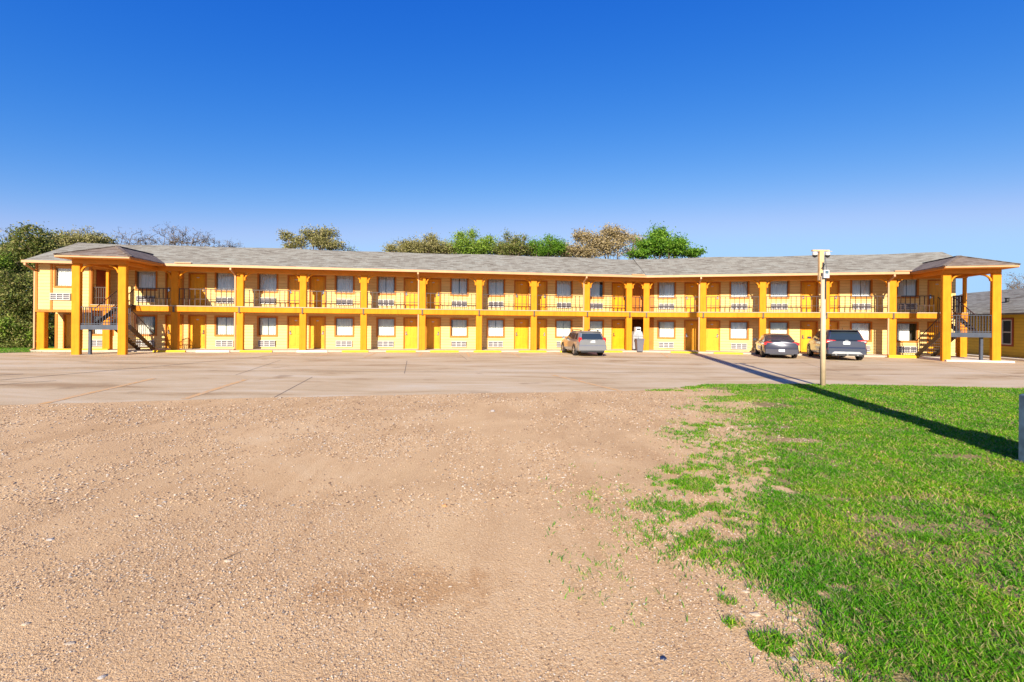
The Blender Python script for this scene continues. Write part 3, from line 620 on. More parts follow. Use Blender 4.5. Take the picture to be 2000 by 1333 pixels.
# railings
def rail_mb(x0, x1, y, z, h=1.05, sp=0.30, low=0.40, th=0.05, ends=True):
    mb = MB(); mb.box(x0, x1, y-th/2, y+th/2, z+h-th, z+h); mb.box(x0, x1, y-th/2+0.002, y+th/2-0.002, z+low, z+low+0.03)
    n = max(1, round((x1-x0)/sp)); t = th*0.36
    for i in range(n+1):
        x = min(max(x0+(x1-x0)*i/n, x0+t), x1-t); mb.box(x-t, x+t, y-t, y+t, z, z+h-th-0.001)
    return mb
for w in 'LR':
    cs = COLS[w]
    for a, b in zip(cs[:-1], cs[1:]):
        part(rail_mb(a+0.215, b-0.215, -0.02, ZF), 'railing', w, M['iron'])
part(rail_mb(-2.05, -0.215, -0.02, ZF, sp=0.24), 'railing', 'L', M['iron'])
part(rail_mb(-4.44, -3.79, -0.02, ZF, sp=0.14), 'railing', 'L', M['iron'])
part(rail_mb(14.82+0.215, 17.05, -0.02, ZF, sp=0.24), 'railing', 'R', M['iron'])
part(rail_mb(18.02, 18.5, -0.02, ZF, sp=0.14), 'railing', 'R', M['iron'])
a = wp('L', 28.98+0.21, 0); b = wp('R', -0.21, 0); ang = math.atan2(b.y-a.y, b.x-a.x); L_ = (b-a).length
rb_ = rail_mb(0, L_, 0, ZF, sp=0.25); rb_.build('railing', M['iron'], motel, a-ORI, ang)
mb = rail_mb(-0.1, 1.3, 0, ZF, sp=0.14); mb.build('railing', M['iron'], motel, wp('R', 18.66, 0)-ORI, DR+math.pi/2)

# downspouts
def spout_mb():
    mb = MB(); mb.box(-0.045, 0.045, -0.80, -0.71, 4.98, 5.11); mb.bar((0, -0.755, 5.0), (0, -0.13, 4.72), 0.08, 0.08); mb.box(-0.04, 0.04, -0.17, -0.09, 0.12, 4.76); mb.bar((0, -0.13, 0.16), (0, -0.38, 0.10), 0.078, 0.07)
    return mb
sp0 = None
for w, x in (('L', BW-0.26), ('L', BW*4-0.26), ('L', BW*7-0.26), ('R', BW-0.26), ('R', 4*BW-0.26), ('L', -7.46)):
    if sp0 is None: sp0 = first_part(spout_mb(), 'downspout', M['gutter'], w, x, 0)
    else: add_part_copy(sp0, w, x, 0)

# ------------------------------------------------------------------ stair towers
def portico(w, c, xs, eave_c, hw):
    yf = -2.95; pc = column_mb(4.88, 0.20, False, 0.11)
    first = None
    for x in xs:
        if first is None: first = first_part(pc, 'portico_column', M['stucco'], w, x, yf)
        else: add_part_copy(first, w, x, yf)
    for x, s in ((xs[0], 1), (xs[1], -1)): first_part(arch_mb(s, 0.20, 0.40), 'arch_bracket', M['stucco'], w, x, yf)
    # beams and soffit
    mb = MB(); mb.box(xs[0]-0.19, xs[1]+0.19, yf-0.105, yf+0.105, 4.885, 5.09)
    for x in xs: mb.box(x-0.09, x+0.09, yf+0.107, -0.15, 4.9, 5.085)
    e0, e1 = eave_c-hw, eave_c+hw; ye = -3.75
    mb.box(e0+0.02, e1-0.02, ye+0.03, -0.72, 5.10, 5.13)
    part(mb, 'portico_beam', w, M['soffit'])
    mb = MB(); mb.box(e0, e1, ye-0.02, ye+0.02, 5.13, 5.26); part(mb, 'gutter', w, M['gutter'])
    for x in (e0, e1): mb = MB(); mb.box(x-0.02, x+0.02, ye+0.022, -0.71, 5.10, 5.235); part(mb, 'fascia', w, M['trim'])
    zt = ZE+PITCH*hw; yr = ye+hw; yb = (zt-ZE)/PITCH-OV
    zz = ZE+0.006; A, B = (e0-0.03, ye-0.04, zz-0.015), (e1+0.03, ye-0.04, zz-0.015); P, Q = (eave_c, yr, zt), (eave_c, yb, zt+0.006)
    Av, Bv = (e0-0.03, -OV, zz-0.012), (e1+0.03, -OV, zz-0.012)
    mb = MB(); mb.poly([A, B, P]); mb.poly([B, Bv, Q, P]); mb.poly([Av, A, P, Q])
    dn = lambda p: (p[0], p[1], p[2]-0.045)
    mb.poly([A, dn(A), dn(B), B]); mb.poly([B, dn(B), dn(Bv), Bv]); mb.poly([Av, dn(Av), dn(A), A]); mb.poly([dn(A), dn(Av), dn(Bv), dn(B)])
    part(mb, 'portico_roof', w, M['roof_brown'])
    # ridge caps
    mb = MB()
    for a_, b_ in ((A, P), (B, P), (P, Q)):
        mb.bar(Vector(a_)+Vector((0, 0, 0.012)), Vector(b_)+Vector((0, 0, 0.012)), 0.2, 0.03)
    part(mb, 'ridge_cap', w, M['roof_brown'])
def stair(w, c, inner):                                     # inner = +1: the lower flight lies on the +x side
    root = empty('staircase', wp(w, c, 0)-ORI, WA[w], motel)
    ZL = 1.60; y0, y1 = -3.0, -2.05
    lm = MB(); lm.use(M['steel']); lm.box(-0.96, 0.96, y0, y0+0.06, ZL-0.25, ZL-0.01); lm.box(-0.96, 0.96, y1-0.06, y1, ZL-0.25, ZL-0.01)
    for x in (-0.96, 0.90): lm.box(x, x+0.06, y0+0.061, y1-0.061, ZL-0.25, ZL-0.01)
    lm.box(-0.95, 0.95, y0+0.01, y1-0.01, ZL-0.009, ZL+0.01); lm.build('landing', None, root)
    for x, y in ((-0.62*inner, y0+0.25), (0.86*inner, y0+0.35)):
        MB().box(x-0.06, x+0.06, y-0.06, y+0.06, 0, ZL-0.251).build('support_post', M['steel'], root)
    rm = rail_mb(-0.95, 0.95, y0+0.03, ZL, 0.98, 0.135, 0.06, 0.03)
    for x in (-0.94, 0.94):
        for i in range(7):
            y = y0+0.1+i*0.13; rm.box(x-0.01, x+0.01, y-0.01, y+0.01, ZL, ZL+0.95)
        rm.box(x-0.015, x+0.015, y0+0.05, y1, ZL+0.951, ZL+0.98)
    rm.build('railing', M['steel'], root)
    def flight(xc, ya, za, yb, zb, name, nr):
        w2 = 0.41; sm = MB()
        dirv = Vector((0, yb-ya, zb-za)); L = dirv.length
        for s in (-1, 1): sm.bar((xc+s*w2, ya, za-0.02), (xc+s*w2, yb, zb-0.10), 0.05, 0.24)
        sm.build('stringer', M['iron'], root)
        for i in range(1, nr):
            t = i/nr; y = ya+(yb-ya)*(i-0.5)/nr; z = za+(zb-za)*t
            tm = MB(); tm.box(xc-w2+0.027, xc+w2-0.027, y-0.14, y+0.14, z-0.05, z); tm.build('step', M['slab'] if name == 'lower' else M['iron'], root)
        hm = MB()
        for s in (-1, 1):
            x = xc+s*(w2)
            hm.bar((x, ya, za+0.92), (x, yb, zb+0.94), 0.035, 0.035)
            m_ = int(abs(yb-ya)/0.16)
            for i in range(m_+1):
                t = i/m_; y = ya+(yb-ya)*t; z = za+(zb-za)*t; hm.box(x-0.009, x+0.009, y-0.009, y+0.009, z+0.03, z+0.91)
        hm.build('handrail', M['iron'], root)
    flight(0.47*inner, 0.12, 0.10, y1, ZL, 'lower', 9)
    flight(-0.47*inner, y1, ZL, -0.2, ZF, 'upper', 7)
portico('L', -2.1, (-3.23, -1.0), -1.95, 1.75); stair('L', -2.1, 1)
portico('R', 17.08, (15.92, 18.22), 17.05, 1.65); stair('R', 17.08, -1)
mb = MB(); mb.prism([(15.8, -3.25), (18.9, -3.25), (18.9, -0.46), (15.8, -0.46)], -0.03, 0.09, 'z'); part(mb, 'stair_slab', 'R', M['concrete_w'])
mb = MB(); mb.box(0, 0.9, 0, 0.35, 0, 0.14)
for w, x, y, z in (('L', 0.3, -0.55, ZE+0.07), ('R', 14.6, -0.6, ZE+0.05), ('L', 28.9, -0.62, ZE+0.05)):
    mb = MB(); mb.bar((0, 0, 0), (0.9, 0, 0), 0.28, 0.05); mb.build('roof_flashing', M['gutter'], motel, wp(w, x, y, z)-ORI, WA[w])

# ------------------------------------------------------------------ wheel stops
def stop_mb(L):
    mb = MB(); rnd = random.Random(int(L*1000)); prof = [(-0.075, 0.0), (0.075, 0.0), (0.07, 0.07), (0.045, 0.115), (-0.045, 0.115), (-0.07, 0.07)]
    rings = []
    for i in range(9):
        x = L*i/8; k = 0.93 if i in (0, 8) else 1
        rings.append([(x, p[0]*k+rnd.uniform(-.003, .003), p[1]*k) for p in prof])
    mb.loft(rings); return mb
stops = [('L', -0.75, 1.0, 'y', 'yellow wheel stop at the foot of the left outdoor staircase'),
 ('L', 1.59, 3.44, 'w', 'white wheel stop below the window just left of the leftmost tall downspout'),
 ('L', 4.02, 5.86, 'y', 'yellow wheel stop starting at the leftmost full-height downspout'),
 ('L', 7.28, 9.09, 'w', 'white wheel stop in front of the third motel column counted from the left staircase'),
 ('L', 9.95, 11.55, 'y', 'yellow wheel stop nearest to the right of the white ones'),
 ('L', 12.62, 14.46, 'y', 'yellow wheel stop before the door just left of the second downspout'),
 ('L', 15.36, 17.19, 'y', 'yellow wheel stop before the door just right of the second downspout'),
 ('L', 18.14, 19.95, 'y', 'yellow wheel stop below the window with one bright white ground-floor curtain'),
 ('L', 21.1, 22.96, 'y', 'yellow wheel stop in the empty bay left of the silver wagon'),
 ('L', 23.9, 25.6, 'y', 'yellow wheel stop mostly hidden behind the silver wagon'),
 ('L', 26.55, 28.22, 'y', 'yellow wheel stop just right of the silver wagon, before the yellow door'),
 ('R', 1.56, 3.29, 'y', 'yellow wheel stop right of the grey bin, where the long pole shadow ends'),
 ('R', 4.27, 6.05, 'y', 'yellow wheel stop in the empty bay left of the dark sedan'),
 ('R', 14.24, 15.88, 'Y', 'thick yellow wheel stop at the foot of the right outdoor staircase')]
for w, a, b, c, lab in stops:
    o = stop_mb(b-a).build('wheel_stop', M['concrete_w'] if c == 'w' else M['yellow_paint'], None, wp(w, a, -0.78, 0.003), WA[w])
    if c == 'Y': o.scale = (1, 1.6, 1.4)
    tag(o, lab, 'wheel stop', 'wheel stops along the motel front')

# ------------------------------------------------------------------ ice machine and bin in the breezeway
cx = (wp('L', 29.0, 0.35)+wp('R', 0, 0.35))/2
im = tag(empty('ice_machine', (cx.x+0.05, cx.y, 0.10), 0.0), 'white ice machine with a narrow top unit in the gap between two close columns', 'ice machine')
MB().bbox(-0.36, 0.36, -0.3, 0.35, 0.08, 1.10, 0.03).build('bin_body', M['enamel'], im)
mb = MB(); mb.prism([(-0.34, 1.101), (0.34, 1.101), (0.26, 1.32), (-0.24, 1.32)], -0.28, 0.33, 'y'); mb.build('hopper', M['enamel'], im)
MB().bbox(-0.14, 0.2, -0.24, 0.3, 1.321, 1.62, 0.03).build('top_unit', M['plate'], im)
for x in (-0.33, 0.33): MB().bbox(x-0.04, x+0.04, -0.26, -0.18, 0, 0.079, 0.01).build('foot', M['black'], im)
MB().box(-0.02, 0.02, -0.33, -0.301, 0.7, 0.9).build('handle', M['chrome'], im)
for nm_, bx_ in (('door_seam', (-0.34, 0.34, -0.306, -0.3005, 0.98, 1.0)), ('panel_seam', (-0.30, 0.30, -0.305, -0.3005, 0.60, 0.615)), ('vent_grille', (-0.10, 0.16, -0.246, -0.2405, 1.40, 1.52))): MB().box(*bx_).build(nm_, M['black'], im)
bx = wp('L', 29.62, -0.5)
tb = tag(empty('trash_bin', (bx.x-0.05, bx.y, 0.0), 0.0), 'grey wheeled rubbish bin standing in front of the white ice machine', 'bin')
mb = MB(); rings = []
for z, a_, b_ in ((0.06, 0.19, 0.2), (0.5, 0.225, 0.24), (0.86, 0.26, 0.29)): rings.append([(-a_, -b_+.03, z), (-a_+.03, -b_, z), (a_-.03, -b_, z), (a_, -b_+.03, z), (a_, b_, z), (-a_, b_, z)])
mb.loft(rings); mb.build('bin_tub', M['bin'], tb)
mb = MB(); mb.bbox(-0.285, 0.285, -0.32, 0.31, 0.865, 0.93, 0.02); mb.build('lid', M['bin'], tb)
for x in (-0.23, 0.23): MB().tube((x-0.03, 0.26, 0.1), (x+0.03, 0.26, 0.1), 0.1, n=14).build('wheel', M['rubber'], tb)
MB().tube((-0.25, 0.35, 0.9), (0.25, 0.35, 0.9), 0.015, n=8).build('handle', M['black'], tb)

# ------------------------------------------------------------------ camera pole
px_, py_ = gnd(1607, 755)
pole = tag(empty('camera_pole', (px_, py_, 0)), 'tall thin beige pole with a crossarm and two security cameras at the lawn edge', 'pole')
mb = MB(); mb.smooth = True; mb.tube((0, 0, -0.05), (-0.012, 0, 3.42), 0.075, 0.07, n=16); mb.build('pipe', M['pipe'], pole)
mb = MB(); mb.bbox(-0.075, 0.065, -0.05, 0.05, 3.30, 4.20, 0.006); mb.box(-0.02, 0.0, -0.054, -0.051, 3.75, 4.0); wp_ = mb.build('wooden_post', M['wood'], pole); wp_.location = (-0.012, 0.11, 0)
mb = MB(); mb.box(-0.29, 0.24, -0.035, 0.035, 4.205, 4.25); mb.box(0.24, 0.34, -0.01, 0.01, 4.205, 4.215); ca = mb.build('crossarm', M['wood'], pole); ca.location = (-0.012, 0.11, 0)
def dome_mb(r=0.06):
    mb = MB(); mb.use(M['white']); mb.tube((0, 0, -0.005), (0, 0, -0.05), 0.05, 0.062, n=14); mb.smooth = True
    for k, (m_, z0) in enumerate(((M['white'], -0.05), (M['black'], -0.09))):
        mb.use(m_); rings = []
        for i in range(5 if k else 2):
            t = math.pi/2*i/4*0.98 if k else i; rr = 0.062*math.cos(t) if k else 0.064-0.002*i; z = z0-0.062*math.sin(t) if k else z0-0.04*i
            rings.append([(rr*math.cos(a), rr*math.sin(a), z) for a in [2*math.pi*j/14 for j in range(14)]])
        mb.loft(rings)
    return mb
d1 = dome_mb().build('security_camera', None, pole); d1.location = (-0.215, 0.10, 4.19); d1.scale = (1.15, 1.15, 1.2)
d2 = copy_tree(d1, pole); d2.location = (0.18, 0.10, 4.19)
mb = MB(); mb.bbox(-0.085, 0.085, -0.14, -0.07, 3.35, 3.60, 0.01); mb.use(M['white'])
jb = mb.build('junction_box', M['white'], pole); MB().box(-0.05, 0.05, -0.144, -0.141, 3.48, 3.57).build('cover', M['bluepost'], jb)
mb = MB(); mb.tube((-0.01, -0.085, 2.7), (-0.01, -0.085, 3.35), 0.012, n=6); mb.tube((0.035, -0.075, 3.6), (0.03, -0.0, 4.1), 0.006, n=5); mb.tube((0.035, -0.07, 2.2), (0.02, -0.08, 3.35), 0.008, n=6); mb.build('cable', M['black'], pole)
mb = MB(); mb.box(-0.01, 0.03, 0.035, 0.055, 3.62, 3.85); mb.bar((-0.04, 0.045, 3.66), (0.06, 0.045, 3.80), 0.02, 0.02); mb.build('bracket', M['black'], pole)

# ------------------------------------------------------------------ sign pole beyond the right edge, only its sleeve shows
sx_, sy_ = 7.36, 6.10
sp = tag(empty('sign_pole', (sx_, sy_, 0)), 'blue-grey weathered steel sleeve of a tall sign pole at the right edge of the lawn', 'sign pole')
sl_ = MB(); sl_.bbox(-0.41, 0.5, -0.15, 0.15, -0.05, 0.95, 0.02)
for x in (-0.37, -0.12, 0.17, 0.41): sl_.box(x-0.02, x+0.02, -0.18, -0.152, 0, 0.9)
sl_.build('base_sleeve', M['bluepost'], sp)
MB().bbox(-0.27, 0.28, -0.13, 0.13, 0.951, 15.3, 0.02).build('shaft', M['steel'], sp)
MB().box(-0.43, 0.55, -0.2, 0.17, 0.0, 0.04).build('foot_plate', M['steel'], sp)

# ------------------------------------------------------------------ single-storey building at the far right
U = Vector((0.215, 1, 0)).normalized(); rz2 = math.atan2(U.y, U.x)         # local x runs back along its wall, local -y... y points left (towards the lot)
ob = tag(empty('low_building', (30.5, 27.0, 0), rz2), 'single-storey gold building with grey shingle roof at the far right edge', 'building')
X0, X1 = -9.0, 11.5
mb = MB(); wall_sheet(mb, X0, X1, 0, 2.80, 0, [(0.95, 1.70, 0.86, 2.40)])
mb.poly([(X1, 0, 0), (X1, -9, 0), (X1, -9, 2.8), (X1, -4.5, 4.3), (X1, 0, 2.8)]); mb.poly([(X0, 0, 0), (X0, -9, 0), (X0, -9, 2.8), (X0, -4.5, 4.3), (X0, 0, 2.8)]); mb.poly([(X0, -9, 0), (X1, -9, 0), (X1, -9, 2.8), (X0, -9, 2.8)])
mb.build('wall', M['siding_gold'], ob)
mb = MB(); ev = 0.45; zr = 2.76+0.4*(4.5+ev)
mb.poly([(X0-.4, ev, 2.80), (X1+.4, ev, 2.80), (X1+.4, -4.5, zr), (X0-.4, -4.5, zr)]); mb.poly([(X0-.4, -9-ev, 2.80), (X1+.4, -9-ev, 2.80), (X1+.4, -4.5, zr), (X0-.4, -4.5, zr)])
mb.poly([(X0-.4, ev, 2.7), (X1+.4, ev, 2.7), (X1+.4, -4.5, zr-.1), (X0-.4, -4.5, zr-.1)]); mb.poly([(X0-.4, ev, 2.7), (X1+.4, ev, 2.7), (X1+.4, ev, 2.8), (X0-.4, ev, 2.8)])
rf = mb.build('roof', M['roof'], ob)
mb = MB(); mb.tube((0, 0, 0), (0, 0, 0.3), 0.1, n=12); mb.tube((0, 0, 0.301), (0, 0, 0.34), 0.16, 0.12, n=12); v = mb.build('roof_vent', M['black'], rf); v.location = (3.6, -1.6, 2.76+0.4*2.0)
def low_window(x0, x1, z0, z1):
    mb = MB(); t = 0.11; mb.use(M['red_trim'])
    mb.box(x0-t, x1+t, 0.002, 0.04, z1+0.001, z1+t); mb.box(x0-t, x1+t, 0.002, 0.04, z0-t, z0-0.001); mb.box(x0-t, x0-0.001, 0.002, 0.04, z0, z1); mb.box(x1+0.001, x1+t, 0.002, 0.04, z0, z1)
    mb.use(M['white']); s = 0.06; zm = (z0+z1)/2
    mb.box(x0, x1, -0.04, 0.03, z0, z0+s); mb.box(x0, x1, -0.04, 0.03, z1-s, z1); mb.box(x0, x0+s, -0.04, 0.03, z0+s, z1-s); mb.box(x1-s, x1, -0.04, 0.03, z0+s, z1-s); mb.box(x0+s, x1-s, -0.03, 0.028, zm-0.03, zm+0.03)
    o = mb.build('window', None, ob); MB().poly([(x0, -0.02, z0), (x1, -0.02, z0), (x1, -0.02, z1), (x0, -0.02, z1)]).build('pane', M['dark_pane'], o)
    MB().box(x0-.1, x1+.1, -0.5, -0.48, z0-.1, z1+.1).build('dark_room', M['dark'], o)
low_window(0.95, 1.70, 0.86, 2.40)
mb = MB(); mb.box(2.0, 2.12, 0.002, 0.03, 0, 2.7); mb.build('corner_board', M['red_trim'], ob)
mb = MB(); mb.box(5.0, 5.95, 0.003, 0.05, 0.05, 2.15); mb.box(6.6, 7.5, 0.003, 0.05, 0.05, 2.15); mb.build('door', M['red_trim'], ob)
mb = MB(); mb.box(X0, X1, 0.02, 1.1, -0.05, 0.1); mb.build('walkway', M['concrete_w'], ob)

# ------------------------------------------------------------------ cars
def car(name, label, cat, w, xc, back, P):
    """xc: centre along the wing, back: y of the rear bumper in wing coordinates; local car: x right, y forward, z up"""
    root = tag(empty(name, wp(w, xc, back), WA[w]+P.get('turn', 0)), label, cat, 'cars parked facing the motel')
    hwid, L, zb, zbelt, zroof = P['hw'], P['L'], P['zb'], P['belt'], P['roof']
    paint = P['paint']; st = P['deck']                       # [(y, deck height, width factor, bottom)]
    body = MB(); body.smooth = True; rings = []
    for (y, zd, k, bt) in st:
        h = hwid*k; zc = min(zd, zbelt); half = [(0, bt), (h*0.80, bt), (h*0.95, bt+0.05), (h, bt+0.18), (h*1.0, (bt+zc)/2), (h*0.985, zc-0.16), (h*0.94, zc-0.04), (h*0.86, zd-0.005 if zd < zbelt+.02 else zc), (h*0.5, zd+0.015), (0, zd+0.02)]
        rings.append([(x, y, z) for x, z in half]+[(-x, y, z) for x, z in half[-2:0:-1]])
    body.use(paint); body.loft(rings); bo = body.build('body', None, root)
    mod = bo.modifiers.new('edge', 'EDGE_SPLIT'); mod.split_angle = R_(50)
    # cabin
    cb = P['cab']; cab = MB(); cab.smooth = True; rings = []
    for (yr, yf, z, hx) in cb:                                # horizontal outlines from belt to roof
        r = 0.10; o = [(-hx+r, yr), (0, yr-0.04), (hx-r, yr), (hx, yr+r*1.5), (hx, (yr+yf)/2), (hx-0.02, yf-r*2), (hx-r*1.6, yf), (0, yf+0.06), (-hx+r*1.6, yf), (-hx+0.02, yf-r*2), (-hx, (yr+yf)/2), (-hx, yr+r*1.5)]
        rings.append([(x, y, z) for x, y in o])
    cab.use(P.get('roofpaint', paint)); cab.loft(rings); co = cab.build('cabin', None, root); co.modifiers.new('e', 'EDGE_SPLIT').split_angle = R_(40)
    (r0, f0, z0, h0), (r1, f1, z1, h1) = cb[0], cb[P.get('ti', 2)]
    def mixp(t, rear=True): return (r0+(r1-r0)*t if rear else f0+(f1-f0)*t, z0+(z1-z0)*t, h0+(h1-h0)*t)
    g = MB(); n = 6; t0, t1 = P['rw']                         # rear window
    rows = []
    for i in range(n+1):
        t = t0+(t1-t0)*i/n; y, z, h = mixp(t)
        rows.append([(-h+0.13, y-0.012-0.00, z), (-h*0.5, y-0.034, z), (0, y-0.055, z), (h*0.5, y-0.034, z), (h-0.13, y-0.012, z)])
    g.smooth = True; g.loft(rows, closed=False, caps=False); g.build('rear_window', M['car_glass'], root)
    g = MB(); rows = []
    for t in (0.08, 0.92): y, z, h = mixp(t, False); rows.append([(-h+0.2, y+0.02, z), (0, y+0.085, z), (h-0.2, y+0.02, z)])
    g.loft(rows, closed=False, caps=False); g.build('windscreen', M['car_glass'], root)
    for s in (-1, 1):
        for (a, b) in P['sw']:
            g = MB(); q = []
            for (yy, t) in ((a[0], 0.06), (b[0], 0.06), (b[1], 0.90), (a[1], 0.90)):
                h = h0+(h1-h0)*t; q.append((s*(h+0.012), yy, z0+(z1-z0)*t))
            g.poly(q if s > 0 else q[::-1]); g.build('side_window', M['car_glass'], root)
        for wy in P['wy']:
            r = P['wr']; wroot = empty('wheel', (s*(hwid-0.10), wy, r), 0, root)
            t_ = MB(); t_.smooth = True; rings = []
            for x, rr in ((-0.11, r*0.72), (-0.11, r*0.95), (-0.07, r), (0.07, r), (0.105, r*0.95), (0.115, r*0.70), (0.09, r*0.66)): rings.append([(s*x, rr*math.cos(a), rr*math.sin(a)) for a in [2*math.pi*i/22 for i in range(22)]])
            t_.loft(rings); t_.build('tyre', M['rubber'], wroot)
            rm = MB(); rm.tube((s*0.092, 0, 0), (s*0.098, 0, 0), r*0.64, n=18); rm.tube((s*0.098, 0, 0), (s*0.125, 0, 0), r*0.14, n=10)
            for i in range(5):
                a = 2*math.pi*i/5+0.3; rm.bar((s*0.108, 0, 0), (s*0.108, r*0.62*math.cos(a), r*0.62*math.sin(a)), 0.02, 0.06)
            rm.build('rim', M['rim'], wroot)
            am = MB(); am.prism([(wy+(r+0.07)*math.cos(a), max(0.16, r+(r+0.07)*math.sin(a))) for a in [math.pi*(-0.15+1.3*i/16) for i in range(17)]], s*(hwid-0.10), s*(hwid+0.006), 'x'); am.build('wheel_arch', M['black'], root)
        m_ = MB(); ym = f0-0.35; m_.bbox(-0.11, 0.11, -0.06, 0.06, -0.07, 0.07, 0.03); mo = m_.build('mirror', P.get('mirror', paint), root); mo.location = (s*(hwid+0.10), ym, zbelt+0.06)
        hl = MB(); hl.bbox(-0.16, 0.16, -0.05, 0.02, -0.06, 0.06, 0.02); ho = hl.build('headlight', M['lens_clear'], root); ho.location = (s*(hwid-0.26), L-0.07, 0.68)
    for o_ in P['extra'](root, P): pass
    return root
def tl(root, s, P, pts, y0, d=0.05, mat=None, name='tail_light'):
    mb = MB(); poly = [(s*x, z) for x, z in pts]; mb.prism(poly if s > 0 else poly[::-1], y0-d, y0+0.08, 'y'); return mb.build(name, mat or M['red_lens'], root)
def ex_wagon(root, P):
    for s in (-1, 1):
        tl(root, s, P, [(0.62, 0.86), (0.80, 0.83), (0.83, 1.02), (0.78, 1.12), (0.66, 1.10)], 0.09, 0.07)
        mb = MB(); mb.bar((s*0.52, 0.55, 1.53), (s*0.52, 2.6, 1.56), 0.04, 0.035); mb.box(s*0.52-0.03, s*0.52+0.03, 0.6, 0.7, 1.44, 1.515); mb.box(s*0.52-0.03, s*0.52+0.03, 2.4, 2.5, 1.44, 1.52); mb.build('roof_rail', M['black'], root)
    MB().bbox(-0.84, 0.84, -0.06, 0.12, 0.36, 0.66, 0.04).build('rear_bumper', P['paint'], root)
    MB().box(-0.7, 0.7, -0.05, 0.1, 0.25, 0.355).build('lower_valance', M['black'], root)
    MB().box(-0.15, 0.15, 0.0, 0.016, 0.80, 0.94).build('licence_plate', M['plate'], root)
    MB().box(-0.34, 0.34, -0.005, 0.06, 0.965, 1.0).build('tailgate_trim', M['chrome'], root)
    MB().bbox(-0.62, 0.62, 0.28, 0.5, 1.43, 1.47, 0.01).build('spoiler', P['paint'], root)
    return []
def ex_sedan(root, P):
    for s in (-1, 1):
        tl(root, s, P, [(0.36, 0.88), (0.88, 0.78), (0.90, 0.90), (0.74, 0.97), (0.40, 0.93)], 0.10, 0.08)
        tl(root, s, P, [(0.45, 0.52), (0.82, 0.52), (0.80, 0.56), (0.5, 0.56)], 0.05, 0.085, name='reflector')
    MB().bbox(-0.86, 0.86, -0.05, 0.14, 0.28, 0.60, 0.05).build('rear_bumper', P['paint'], root)
    MB().box(-0.6, 0.6, -0.045, 0.1, 0.22, 0.279).build('lower_valance', M['black'], root)
    MB().box(-0.15, 0.15, -0.066, -0.051, 0.40, 0.54).build('licence_plate', M['plate'], root)
    MB().bbox(-0.70, 0.70, 0.03, 0.22, 1.05, 1.08, 0.01).build('trunk_lip', P['paint'], root)
    MB().prism([(0.11*math.cos(a), 0.95+0.03*math.sin(a)) for a in [2*math.pi*i/10 for i in range(10)]], 0.03, 0.06, 'y').build('badge', M['chrome'], root)
    return []
def ex_suv(root, P):
    for s in (-1, 1):
        tl(root, s, P, [(0.40, 1.04), (0.92, 0.96), (0.96, 1.06), (0.90, 1.15), (0.52, 1.12)], 0.12, 0.09)
        tl(root, s, P, [(0.62, 1.045), (0.90, 1.02), (0.90, 1.07), (0.66, 1.085)], 0.10, 0.083, M['lens_clear'], 'reverse_light')
        tl(root, s, P, [(0.74, 0.54), (0.88, 0.58), (0.88, 0.70), (0.80, 0.68)], 0.06, 0.105, name='reflector')
        MB().tube((s*0.5, -0.06, 0.33), (s*0.5, 0.1, 0.33), 0.045, n=12).build('exhaust', M['chrome'], root)
    MB().bbox(-0.92, 0.92, -0.06, 0.16, 0.36, 0.74, 0.06).build('rear_bumper', P['paint'], root)
    MB().prism([(-0.72, 0.38), (0.72, 0.38), (0.58, 0.50), (-0.58, 0.50)], -0.085, -0.061, 'y').build('skid_plate', M['rim'], root)
    MB().box(-0.7, 0.7, -0.04, 0.1, 0.27, 0.36).build('lower_valance', M['black'], root)
    MB().box(-0.04, 0.04, -0.16, 0.0, 0.30, 0.37).build('tow_hitch', M['chrome'], root)
    MB().box(-0.16, 0.16, -0.002, 0.012, 0.90, 1.05).build('licence_plate', M['plate'], root)
    MB().prism([(0.09*math.cos(a), 1.11+0.035*math.sin(a)) for a in [2*math.pi*i/10 for i in range(10)]], 0.0, 0.02, 'y').build('badge', M['chrome'], root)
    MB().bbox(-0.66, 0.66, 0.24, 0.55, 1.66, 1.70, 0.012).build('spoiler', M['black'], root)
    MB().tube((0, 0.8, 1.71), (0, 0.74, 1.80), 0.01, n=6).build('antenna', M['black'], root)
    return []
wagon = dict(hw=0.87, L=4.7, zb=0.3, belt=0.98, roof=1.49, wr=0.33, wy=(0.95, 3.62), paint=M['car_silver'], extra=ex_wagon,
  deck=[(0.0, 0.98, 0.90, 0.36), (0.10, 1.00, 0.97, 0.30), (0.6, 1.0, 1.0, 0.26), (1.5, 1.0, 1.0, 0.24), (2.6, 1.0, 1.0, 0.24), (3.2, 0.98, 1.0, 0.25), (3.7, 0.93, 0.99, 0.26), (4.3, 0.84, 0.95, 0.28), (4.6, 0.74, 0.86, 0.32), (4.7, 0.62, 0.74, 0.38)],
  cab=[(0.10, 3.35, 0.97, 0.80), (0.22, 2.95, 1.18, 0.74), (0.34, 2.55, 1.38, 0.67), (0.42, 2.35, 1.45, 0.63), (0.6, 2.2, 1.475, 0.54)], rw=(0.08, 0.90),
  sw=[((0.42, 0.62), (0.98, 0.98)), ((1.06, 1.06), (1.92, 1.86)), ((2.0, 1.94), (2.95, 2.42))], mirror=M['car_silver'])
